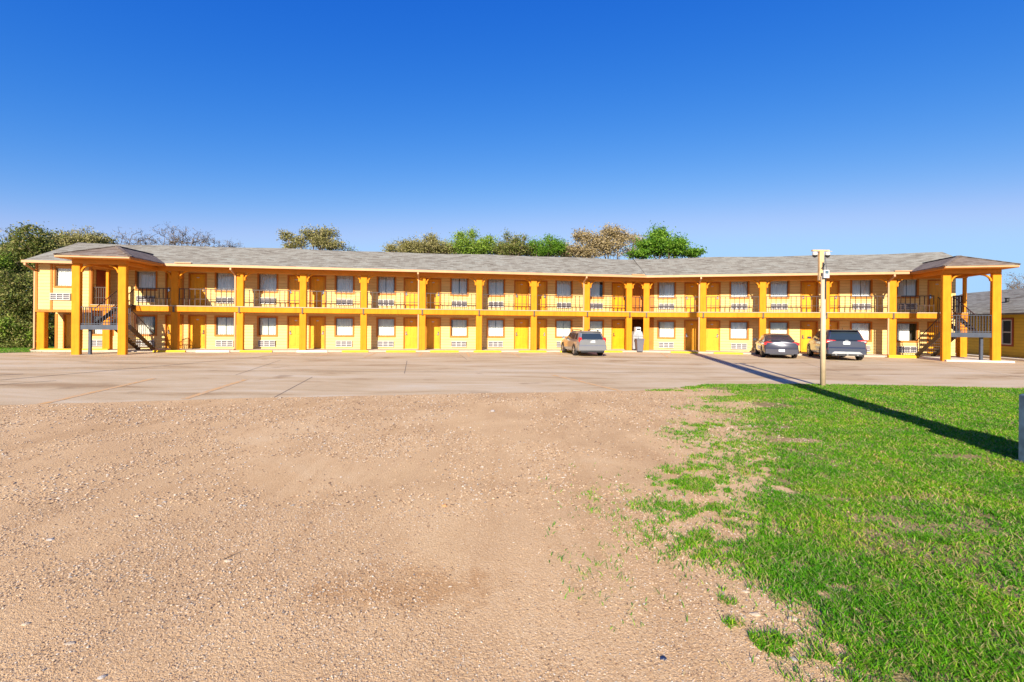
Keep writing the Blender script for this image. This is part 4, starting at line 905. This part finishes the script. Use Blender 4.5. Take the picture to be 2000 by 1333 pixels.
sedan = dict(turn=-0.15, hw=0.91, L=4.75, zb=0.3, belt=0.95, roof=1.42, wr=0.33, wy=(1.0, 3.75), paint=M['car_dark'], extra=ex_sedan,
  deck=[(0.0, 0.90, 0.86, 0.34), (0.08, 1.03, 0.94, 0.30), (0.35, 1.055, 0.985, 0.26), (0.9, 1.02, 1.0, 0.24), (1.8, 0.97, 1.0, 0.22), (2.8, 0.97, 1.0, 0.22), (3.5, 0.93, 1.0, 0.24), (4.2, 0.80, 0.96, 0.26), (4.6, 0.68, 0.85, 0.3), (4.75, 0.56, 0.72, 0.36)],
  cab=[(0.55, 3.6, 0.95, 0.80), (0.92, 3.1, 1.15, 0.73), (1.3, 2.7, 1.33, 0.65), (1.55, 2.5, 1.40, 0.58), (1.8, 2.3, 1.42, 0.48)], rw=(0.22, 0.98),
  sw=[((1.15, 1.45), (1.95, 1.95)), ((2.03, 2.0), (3.1, 2.6))], mirror=M['car_dark'])
suv = dict(turn=-0.14, hw=0.965, L=4.8, zb=0.3, belt=1.12, roof=1.74, wr=0.37, wy=(0.98, 3.83), paint=M['car_blue'], extra=ex_suv,
  deck=[(0.0, 1.06, 0.90, 0.38), (0.10, 1.13, 0.96, 0.32), (0.6, 1.14, 1.0, 0.28), (1.5, 1.14, 1.0, 0.27), (2.6, 1.13, 1.0, 0.27), (3.3, 1.10, 1.0, 0.28), (4.0, 1.02, 0.98, 0.3), (4.5, 0.92, 0.92, 0.32), (4.7, 0.8, 0.84, 0.36), (4.8, 0.66, 0.74, 0.4)],
  cab=[(0.10, 3.55, 1.10, 0.90), (0.26, 3.15, 1.36, 0.82), (0.42, 2.8, 1.60, 0.73), (0.5, 2.6, 1.68, 0.68), (0.7, 2.4, 1.71, 0.58)], rw=(0.10, 0.92),
  sw=[((0.5, 0.72), (1.02, 1.02)), ((1.1, 1.1), (1.95, 1.92)), ((2.03, 2.0), (3.1, 2.68))], mirror=M['car_blue'], roofpaint=M['car_blue'])
def wlof(w, x, Y):                                            # l and back for a photo column at distance Y
    k = (x-1000)/F; p = Vector((k*Y, Y, 0))-WP[w]; a = WA[w]; return p.x*math.cos(a)+p.y*math.sin(a), -p.x*math.sin(a)+p.y*math.cos(a)
l, b = wlof('L', 1158, 26.5); car('station_wagon', 'silver station wagon with roof rails parked in the middle of the motel front', 'car', 'L', l, b, wagon)
l, b = wlof('R', 1527, 26.2); car('sedan', 'dark charcoal sedan with slim red tail lights, left of the pale pole', 'car', 'R', l, b, sedan)
l, b = wlof('R', 1654, 25.0); car('suv', 'large blue-grey SUV just right of the pale pole', 'car', 'R', l, b, suv)

# ------------------------------------------------------------------ trees
def leaves(blobs, n, size, seed, shell=0.55):
    r = np.random.default_rng(seed); vol = np.array([b[3]*b[4]*b[5] for b in blobs])**0.8; cnt = np.maximum(1, (n*vol/vol.sum()).astype(int)); P = []
    for b, c in zip(blobs, cnt):
        d = r.normal(size=(c, 3)); d /= np.linalg.norm(d, axis=1, keepdims=True); rad = (shell+(1-shell)*r.random(c)**0.6)[:, None]
        q = d*rad; lump = 1+0.6*(np.sin(q[:, 0]*7+seed)+np.sin(q[:, 1]*6+seed*2)+np.sin(q[:, 2]*8+seed*3))[:, None]/3
        q = q*lump; P.append(q*np.array(b[3:6])+np.array(b[:3]))
    P = np.concatenate(P)
    out = r.random(len(P)) < 0.10; ctr = P.mean(0); j = r.integers(0, len(P), len(P))
    P = np.where(out[:, None], P+(r.random((len(P), 1))**2*0.5)*np.c_[r.normal(size=(len(P), 2))*0.6, np.abs(r.normal(size=len(P)))*0.8], P)
    # clumping: pull leaves towards random clump centres, leaving gaps
    k = max(6, len(P)//90); cc = P[r.integers(0, len(P), k)]; own = r.integers(0, k, len(P))
    near = cc[own]; msk = np.linalg.norm(P-near, axis=1) < 2.2
    sp = size*3.2; P = np.where((r.random(len(P)) < 0.75)[:, None] & msk[:, None], near+r.normal(size=P.shape)*sp, P)
    m = len(P); a = r.normal(size=(m, 3)); a /= np.linalg.norm(a, axis=1, keepdims=True); t = r.normal(size=(m, 3)); bb = np.cross(a, t); bb /= np.linalg.norm(bb, axis=1, keepdims=True)
    s = size*(0.6+0.8*r.random(m))[:, None]; a = a*s; bb = bb*s*0.45
    V = np.stack([P-a, P+bb, P+a, P-bb], 1).reshape(-1, 3); Q = np.arange(m*4).reshape(-1, 4); V[:, 2] = np.maximum(V[:, 2], 0.02)
    return V, Q
def limb(mb, p0, p1, r0, r1, seed, n=5, wob=0.3, sides=7):
    rnd = random.Random(seed); pts = [Vector(p0)]
    L = (Vector(p1)-Vector(p0)).length
    for i in range(1, n): pts.append(Vector(p0).lerp(Vector(p1), i/n)+Vector([rnd.uniform(-1, 1)*wob*L/n for _ in range(3)]))
    pts.append(Vector(p1))
    for i in range(n): mb.tube(pts[i], pts[i+1], r0+(r1-r0)*i/n, r0+(r1-r0)*(i+1)/n, n=sides, caps=False)
    return pts
def tree(name, label, base, blobs, mat, n, size, seed, group=None, shell=0.55, trunk_r=0.2, cat='tree'):
    root = tag(empty(name, base), label, cat, group); bz = Vector(base)
    rnd = random.Random(seed); mb = MB(); top = max(blobs, key=lambda b: b[2]); cz = min(b[2] for b in blobs)
    fork = Vector((0, 0, max(0.8, cz*0.45))); limb(mb, (0, 0, -0.1), fork, trunk_r, trunk_r*0.75, seed, 4, 0.2, 9)
    for i, b in enumerate(blobs):
        c = Vector(b[:3])-bz; pts = limb(mb, fork, c, trunk_r*0.55, trunk_r*0.18, seed+i, 5)
        for k in range(7):
            d = Vector((rnd.uniform(-1, 1)*b[3], rnd.uniform(-1, 1)*b[4], rnd.uniform(-.6, 1)*b[5]))*0.9
            limb(mb, pts[rnd.choice((3, 4, 5))], c+d, trunk_r*0.14, 0.012, seed+i*9+k, 4, 0.4, 4)
    mb.build('trunk', M['bark'], root)
    bl = [(b[0]-bz.x, b[1]-bz.y, b[2]-bz.z, b[3], b[4], b[5]) for b in blobs]
    V, Q = leaves(bl, n, size, seed, shell); np_mesh('crown', V, Q, [mat], root); return root
def bare(name, label, base, tips, seed, mat=None, n=700, size=0.07, group=None, cat='bare tree'):
    root = tag(empty(name, base), label, cat, group); bz = Vector(base); rnd = random.Random(seed); mb = MB(); mb2 = MB(); ends = []
    fork = Vector((0, 0, (sum(t[2] for t in tips)/len(tips))*0.45)); limb(mb, (0, 0, -0.1), fork, 0.2, 0.14, seed, 4, 0.2, 8)
    for i, t in enumerate(tips):
        c = Vector(t)-bz; pts = limb(mb, fork, c, 0.11, 0.02, seed+i, 7, 0.35, 5)
        for k in range(16):
            p = pts[rnd.choice((3, 4, 5, 6, 7))]; q = p+Vector((rnd.uniform(-1, 1), rnd.uniform(-1, 1), rnd.uniform(-.3, 1)))*0.95
            ps = limb(mb2, p, q, 0.028, 0.012, seed+i*31+k, 4, 0.5, 3)
            for j in range(6):
                p2 = ps[rnd.choice((1, 2, 3, 4))]; q2 = p2+Vector((rnd.uniform(-1, 1), rnd.uniform(-1, 1), rnd.uniform(-.3, .9)))*0.45; limb(mb2, p2, q2, 0.014, 0.007, k*7+j, 2, 0.5, 3); ends.append(tuple(q2)); ends.append(tuple((p2+q2)/2))
    mb.build('trunk', M['bark'], root); mb2.build('twigs', M['bark'], root)
    if mat:
        r = np.random.default_rng(seed); E = np.array(ends); P = E[r.integers(0, len(E), n)]+r.normal(size=(n, 3))*0.12
        a = r.normal(size=(n, 3)); a /= np.linalg.norm(a, axis=1, keepdims=True); t = r.normal(size=(n, 3)); b = np.cross(a, t); b /= np.linalg.norm(b, axis=1, keepdims=True); a *= size; b *= size*0.5
        V = np.stack([P-a, P+b, P+a, P-b], 1).reshape(-1, 3); np_mesh('crown', V, np.arange(n*4).reshape(-1, 4), [mat], root)
    return root
def B(x, y, Y, rx, rz, ry=None):                              # crown lobe from photo column/row at distance Y; radii in photo pixels
    p = at(x, y, Y); k = Y/F; return (p.x, p.y, p.z, rx*k, (ry or rx)*k, rz*k)
def base_of(x, Y): p = at(x, 640, Y); return (p.x, p.y, 0)
VG = 'vine-covered trees left of the motel'; BG = 'trees behind the motel roof'
tree('vine_tree', 'tall vine-covered tree rising left of the motel roof, its round top the highest there', base_of(55, 35), [B(62, 478, 35, 34, 34), B(40, 530, 34.5, 45, 40), B(85, 510, 36, 35, 38), B(20, 500, 36, 24, 22)], M['leaf_vine'], 26000, 0.085, 1, VG)
tree('vine_tree', 'low vine-covered thicket tree at the left edge, reaching down to the grass strip', base_of(8, 31), [B(5, 600, 31, 45, 50), B(-30, 560, 32, 50, 50), B(30, 650, 30.5, 40, 34), B(-10, 665, 30.5, 40, 22)], M['leaf_vine'], 28000, 0.075, 2, VG, trunk_r=0.14)
tree('vine_tree', 'dense leafy tree touching the left end wall of the motel', base_of(72, 32), [B(60, 580, 32.5, 40, 45), B(68, 640, 32, 36, 38), B(92, 600, 35, 35, 60), B(112, 650, 36, 30, 40), B(50, 672, 30.5, 26, 14)], M['leaf_vine'], 30000, 0.075, 3, VG, trunk_r=0.14)
tree('leafy_tree', 'yellow-green leafy tree behind the left roof slope of the motel', base_of(150, 41), [B(110, 480, 41, 26, 18), B(140, 475, 41, 30, 18), B(185, 472, 42, 28, 14), B(130, 500, 41, 40, 20)], M['leaf_olive'], 18000, 0.09, 4, BG)
tree('leafy_tree', 'bright green young shrub tree at the left picture edge', base_of(-2, 30), [B(3, 520, 33, 14, 20), B(72, 655, 30.5, 10, 16), B(15, 640, 30, 14, 18)], M['leaf_fresh'], 4500, 0.08, 44, VG, trunk_r=0.06)
def tips(xs, Y): return [tuple(at(x, y+9, Y)) for x, y in xs]
bare('bare_tree', 'thin bare tree at the left edge above the thicket', base_of(20, 42), tips([(5, 460), (18, 470), (28, 452), (0, 480), (38, 456), (12, 490)], 42), 5, M['leaf_twig'], 1500, 0.05, BG)
bare('bare_tree', 'bare tree peeking over the small hipped roof of the left staircase', base_of(165, 43), tips([(140, 458), (158, 447), (172, 455), (190, 460), (150, 465)], 43), 6, M['leaf_olive'], 1600, 0.06, BG)
bare('bare_tree', 'small bare tree right of the left staircase roof peak', base_of(255, 44), tips([(225, 465), (240, 455), (258, 450), (275, 462), (285, 470), (248, 470)], 44), 7, M['leaf_twig'], 2200, 0.05, BG)
bare('bare_tree', 'tall wide bare tree, the largest leafless crown above the roof', base_of(350, 44), tips([(305, 466), (322, 454), (340, 450), (358, 452), (378, 456), (395, 465), (410, 470), (330, 468), (365, 466)], 44), 8, M['leaf_twig'], 4200, 0.055, BG)
bare('bare_tree', 'low bare twigs of a tree just right of the widest bare crown', base_of(435, 45), tips([(418, 468), (432, 472), (447, 474), (460, 478)], 45), 9, M['leaf_twig'], 1200, 0.05, BG)
tree('oak_tree', 'spreading olive-green tree standing alone over the left half of the roof', base_of(620, 45), [B(560, 462, 45, 13, 10), B(583, 474, 45, 16, 12), B(608, 459, 45, 20, 11), B(640, 456, 45, 20, 8), B(625, 472, 45, 22, 10), B(648, 480, 45, 24, 9), B(566, 482, 45, 14, 8)], M['leaf_olive'], 9500, 0.085, 10, BG, shell=0.3)
bare('small_tree', 'two tiny green treetops showing right of the olive-green tree', base_of(686, 46), tips([(680, 479), (676, 484), (693, 484)], 46), 11, M['leaf_fresh'], 700, 0.07, BG, 'tree')
tree('leafy_tree', 'leftmost low bushy treetop in the middle row over the roof', base_of(780, 46), [B(765, 484, 46, 9, 7), B(795, 480, 46, 16, 9), B(815, 484, 46, 22, 12)], M['leaf_olive'], 5200, 0.08, 12, BG, shell=0.3)
tree('leafy_tree', 'narrow pointed olive treetop second from the left in the middle row', base_of(843, 46), [B(840, 468, 46, 11, 10), B(846, 482, 46, 24, 13), B(872, 486, 46, 20, 10)], M['leaf_olive'], 6000, 0.08, 13, BG, shell=0.3)
tree('leafy_tree', 'twin-topped light green tree with two round tufts over the roof centre', base_of(910, 46), [B(898, 462, 46, 13, 9), B(922, 459, 46, 10, 9), B(905, 482, 46, 30, 15), B(940, 482, 46, 26, 14), B(955, 470, 46, 14, 10)], M['leaf_fresh'], 11000, 0.08, 14, BG, shell=0.3)
tree('leafy_tree', 'sparse dark treetop with reddish tint right of the twin-topped tree', base_of(990, 46), [B(989, 462, 46, 8, 9), B(1008, 470, 46, 12, 8), B(985, 487, 46, 24, 13), B(1018, 486, 46, 24, 12), B(1024, 466, 46, 5, 5)], M['leaf_vine'], 7500, 0.08, 15, BG, shell=0.3)
tree('cedar_tree', 'spiky bright green evergreen between olive trees over the roof', base_of(1075, 46), [B(1073, 470, 46, 8, 9), B(1066, 486, 46, 20, 15), B(1088, 482, 46, 16, 15), B(1045, 480, 46, 14, 12)], M['leaf_bright'], 8000, 0.075, 16, BG, shell=0.3)
tree('oak_tree', 'large tan-olive tree with see-through crown, left of the bright green tree', base_of(1180, 47), [B(1135, 462, 47, 18, 12), B(1160, 470, 47, 20, 14), B(1195, 456, 47, 24, 14), B(1185, 482, 47, 30, 18), B(1215, 466, 47, 16, 14), B(1112, 490, 47, 22, 11), B(1145, 492, 47, 24, 12)], M['leaf_tan'], 16000, 0.09, 17, BG, shell=0.25)
tree('oak_tree', 'thin brownish treetop squeezed between the tan tree and the bright green one', base_of(1240, 48), [B(1238, 468, 48, 14, 11), B(1250, 478, 48, 16, 12), B(1230, 494, 48, 18, 8)], M['leaf_tan'], 3600, 0.07, 18, BG, shell=0.2)
tree('maple_tree', 'bright green full-leaved tree, the most vivid crown over the roof', base_of(1290, 44), [B(1290, 462, 44, 16, 14), B(1278, 480, 44, 26, 16), B(1312, 484, 44, 26, 14), B(1330, 476, 44, 10, 10), B(1350, 494, 44, 24, 7), B(1250, 496, 44, 20, 8)], M['leaf_bright'], 17000, 0.10, 19, BG)
bare('bare_tree', 'bare tree at the right edge above the low building roof', base_of(1985, 50), tips([(1975, 545), (1988, 540), (2000, 548), (2012, 545), (1982, 555), (2020, 560)], 50), 20, M['leaf_twig'], 700, 0.06, None)
for k_, (x0_, lab_, mt_) in enumerate(((800, 'low olive shrubby tree behind the left end of the middle tree row', 'leaf_olive'), (885, 'low green shrubby tree behind the twin-topped tree', 'leaf_fresh'), (960, 'low mixed green tree filling the gap right of the twin-topped tree', 'leaf_vine'), (1030, 'low olive shrubby tree just left of the spiky evergreen', 'leaf_olive'), (1105, 'low olive shrubby tree just right of the spiky evergreen', 'leaf_olive'))):
    tree('leafy_tree', lab_, base_of(x0_, 49), [B(x0_-28, 492, 49, 26, 11), B(x0_, 488+k_*1.5, 49, 28, 12), B(x0_+30, 493+k_, 49, 28, 11)], M[mt_], 6500, 0.085, 60+k_, BG, shell=0.3)
# thicket floor behind the left end and a far tree belt seen through gaps
V, Q = leaves([B(110, 655, 44, 70, 30), B(180, 600, 46, 60, 70), B(-60, 600, 42, 60, 80), B(0, 650, 40, 60, 30)], 16000, 0.11, 31, 0.3)
o = np_mesh('undergrowth', V, Q, [M['leaf_vine']]); tag(o, 'dense dark undergrowth behind the trees at the left', 'undergrowth', None, 'stuff')

# ------------------------------------------------------------------ grass, pebbles, stones
def dens(X, Y):
    xb = np.interp(Y, XB[:, 0], XB[:, 1]); n1 = fbm(X, Y, 0.8, 2, 4); n2 = fbm(X, Y, 4.5, 8, 3); n3 = fbm(X, Y, 11.0, 51, 2)
    t = (X-xb)*1.2+0.55+(n1-0.5)*4.2+(n2-0.5)*4.0+(n3-0.5)*2.6
    d = 1/(1+np.exp(-t*3.2))*np.clip(0.45+(X-xb+1.6)*0.35, 0.12, 1)
    d = np.where(X < xb-2.8, 0, d)
    bare_ = np.clip((fbm(X, Y, 1.3, 21, 4)*0.45+n2*0.35+n3*0.2-0.50)*10, 0, 0.9)*np.clip(1.2-(X-xb)/6, 0.45, 1)
    d = d*(1-bare_)*np.clip(0.55+(n3-0.35)*3.0, 0.3, 1)*np.clip((Y-2.6)/1.2+np.clip((X-xb+0.45)*3, 0, 1), 0.03, 1)
    for (cx_, cy_, ra, rb2, v) in ((2.25, 5.35, 0.55, 0.25, 0.9), (1.85, 4.55, 0.33, 0.16, 0.75), (4.0, 8.3, 0.8, 0.3, 0.8), (1.35, 2.75, 0.1, 0.1, 0.8), (1.45, 3.05, 0.12, 0.1, 0.7), (1.5, 2.62, 0.12, 0.09, 0.8), (4.5, 12.85, 0.5, 0.12, 0.9)):
        e = 1-((X-cx_)/ra)**2-((Y-cy_)/rb2)**2; d = np.maximum(d, np.clip(e*1.3+(n1-0.5)*4+(n2-0.5)*5+(n3-0.5)*4, 0, 1)*v)
    for (cx_, cy_, ra, rb2) in ((5.5, 10.6, 1.2, 0.5), (6.35, 6.45, 0.42, 0.16), (5.3, 12.2, 0.9, 0.4), (7.0, 13.0, 0.5, 0.18), (4.6, 7.3, 0.5, 0.2)):
        e = 1-((X-cx_)/ra)**2-((Y-cy_)/rb2)**2; d = d*(1-np.clip(e*2, 0, 0.93))
    strip_ = np.clip(1-np.abs(Y-(np.interp(X, [4.2, 6.1, 9.8, 15.7, 70], [13.0, 14.05, 14.35, 13.8, 13.1])-0.12))/0.3, 0, 1)*(X > 5.0)
    d = np.maximum(d, strip_)
    lim = np.interp(X, [-60, 4.26, 6.1, 9.8, 15.7, 30, 70], [5, 12.95, 14.2, 14.5, 13.95, 13.6, 13.2])
    return d*(Y < lim+0.03+0.1*(n2-0.5))
def scatter(x0, x1, y0, y1, per, r):
    n = int((x1-x0)*(y1-y0)*per); return r.uniform(x0, x1, n), r.uniform(y0, y1, n)
r = np.random.default_rng(5); GX = []; GY = []
for (x0, x1, y0, y1, per) in ((0.3, 3.4, 1.6, 2.6, 26000), (0.3, 4.9, 2.6, 4.0, 19000), (0.3, 7.2, 4.0, 6.0, 12000), (0.8, 11.0, 6.0, 9.0, 6500), (1.5, 15.5, 9.0, 12.0, 4000), (2.0, 19.0, 12.0, 14.8, 3300), (11.0, 24, 3, 9, 250)):
    x, y = scatter(x0, x1, y0, y1, per, r); k = r.random(len(x)) < dens(x, y); GX.append(x[k]); GY.append(y[k])
# short grass strip at the far left
x, y = scatter(-40, -26.9, 20, 32, 260, r); k = (y > np.interp(x, [-60, -33, -28.3, -26.9], [3, 21.5, 25.0, 26.3])+0.15); GX.append(x[k]); GY.append(y[k])
X = np.concatenate(GX); Y = np.concatenate(GY); m = len(X)
dist = np.hypot(X, Y); hgt = (0.016+0.032*r.random(m)**1.5)*(0.55+1.0*fbm(X, Y, 2.5, 4, 3)); wid = np.clip(0.0016+0.00042*dist, 0.0024, 0.009)*(0.7+0.6*r.random(m))
ang = r.random(m)*2*np.pi; lean = hgt*(0.35+1.3*r.random(m)); la = r.random(m)*2*np.pi
dx, dy = np.cos(ang)*wid, np.sin(ang)*wid; lx, ly = np.cos(la)*lean, np.sin(la)*lean; z0 = np.full(m, 0.008)
V = np.empty((m, 5, 3)); V[:, 0] = np.c_[X-dx, Y-dy, z0]; V[:, 1] = np.c_[X+dx, Y+dy, z0]
V[:, 2] = np.c_[X+dx*.8+lx*.35, Y+dy*.8+ly*.35, z0+hgt*.6]; V[:, 3] = np.c_[X-dx*.8+lx*.35, Y-dy*.8+ly*.35, z0+hgt*.6]; V[:, 4] = np.c_[X+lx, Y+ly, z0+hgt]
i0 = np.arange(m)*5; Q = np.c_[i0, i0+1, i0+2, i0+3]; T = np.c_[i0+3, i0+2, i0+4]
o = np_mesh('grass', V.reshape(-1, 3), Q, [M['grass']], None, T); tag(o, 'patchy green lawn grass with bare spots beside the gravel', 'grass', None, 'stuff')

r = np.random.default_rng(9); GX = []; GY = []; GS = []
for (x0, x1, y0, y1, per, s) in ((-3.2, 3.0, 1.5, 2.8, 12500, 0.0028), (-5.2, 3.6, 2.8, 4.5, 6500, 0.0037), (-8.5, 5, 4.5, 7.5, 1900, 0.0062), (-13, 6.5, 7.5, 12.5, 500, 0.0085)):
    x, y = scatter(x0, x1, y0, y1, per, r); keep = fbm(x, y, 0.55, 40, 4)*0.65+fbm(x, y, 3.0, 41, 2)*0.35
    lim = np.interp(x, [-60, -30, -10.9, -6.17, 0.02, 4.26, 6.1], [-3.5, 4.6, 9.72, 10.99, 12.15, 12.95, 14.2])
    k = (r.random(len(x)) < np.clip((keep-0.36)*4.5, 0.06, 1)) & (y < lim) & (dens(x, y) < 0.75); x, y = x[k], y[k]
    GX.append(x); GY.append(y); GS.append(s*(0.55+r.random(len(x))**3*2.0))
X = np.concatenate(GX); Y = np.concatenate(GY); Sz = np.concatenate(GS); m = len(X)
octv = np.array([(1, 0, 0), (0, 1, 0), (-1, 0, 0), (0, -1, 0), (0, 0, .75), (0, 0, -.5)]); octf = np.array([(0, 1, 4), (1, 2, 4), (2, 3, 4), (3, 0, 4)])
base = octv[None]*(0.65+0.7*r.random((m, 6, 1))); a = r.random(m)*6.28; ca_, sa_ = np.cos(a)[:, None], np.sin(a)[:, None]
px, py = base[..., 0]*1.25, base[..., 1]*0.85; V = np.stack([px*ca_-py*sa_, px*sa_+py*ca_, base[..., 2]], -1)*Sz[:, None, None]
V += np.stack([X, Y, 0.006+Sz*0.28], -1)[:, None, :]
T = (np.arange(m)[:, None, None]*6+octf[None]).reshape(-1, 3)
o = np_mesh('gravel', V.reshape(-1, 3), None, [M['pebble']], None, T); tag(o, 'loose tan gravel pebbles spread over the yard', 'gravel', None, 'stuff')

def stone(x, y, wpx, mat, label, seed, flatness=0.5, name='stone', cat='stone'):
    gx, gy = gnd(x, y); s = wpx/2*gy/F; rnd = random.Random(seed); mb = MB(); rings = []
    for zf, k in ((0, 0.9), (0.35, 1.0), (0.75, 0.75), (1.0, 0.35)):
        rings.append([(s*k*math.cos(a)*(1+0.25*math.sin(a*2+seed)+rnd.uniform(-.12, .12)), s*k*0.7*math.sin(a)*(1+rnd.uniform(-.15, .15)), s*flatness*zf*(1+rnd.uniform(-.1, .1))) for a in [2*math.pi*i/9 for i in range(9)]])
    mb.loft(rings); o = mb.build(name, mat, None, (gx, gy, 0.004)); return tag(o, label, cat, 'loose stones on the gravel' if name == 'stone' else None)
stone(1548, 1212, 20, M['stone_w'], 'flat white stone at the grass edge, right of another pale stone', 1)
stone(1475, 1203, 18, M['stone_w'], 'cream stone in the gravel left of the flat white one', 2)
stone(1456, 1158, 13, M['stone_w'], 'small bluish-white stone touching the lawn edge', 3)
stone(1550, 1290, 18, M['stone_g'], 'flat grey stone beside a small grass tuft near the bottom', 4, 0.3)
stone(868, 990, 14, M['stone_b'], 'rust-brown stone in the middle of the gravel', 5, 0.6)
stone(50, 1222, 14, M['stone_w'], 'pale stone near the lower left corner', 6)
stone(136, 1260, 18, M['stone_w'], 'wider pale flat stone, right of the one in the lower left corner', 7, 0.35)
stone(445, 1098, 14, M['stone_w'], 'whitish stone lying next to a thin twig', 8)
stone(98, 1056, 14, M['stone_g'], 'dark stone on the left part of the gravel', 9, 0.4)
stone(268, 1010, 12, M['stone_w'], 'small tan stone left of the centre of the gravel', 10)
stone(962, 805, 12, M['stone_g'], 'small dark stone near the concrete edge', 11, 0.6)
stone(199, 1326, 16, M['stone_g'], 'dark grey stone at the bottom edge of the picture', 12, 0.5)
stone(1295, 1290, 13, M['litter'], 'tiny navy-blue plastic scrap on the gravel near the bottom', 13, 0.9, 'plastic_scrap', 'litter')
p0, p1 = gnd(436, 1096), gnd(474, 1080); mb = MB(); mb.tube((p0[0], p0[1], 0.012), (p1[0], p1[1], 0.018), 0.003, 0.0015, n=5); tag(mb.build('twig', M['bark']), 'thin dry twig on the gravel beside a whitish stone', 'twig')
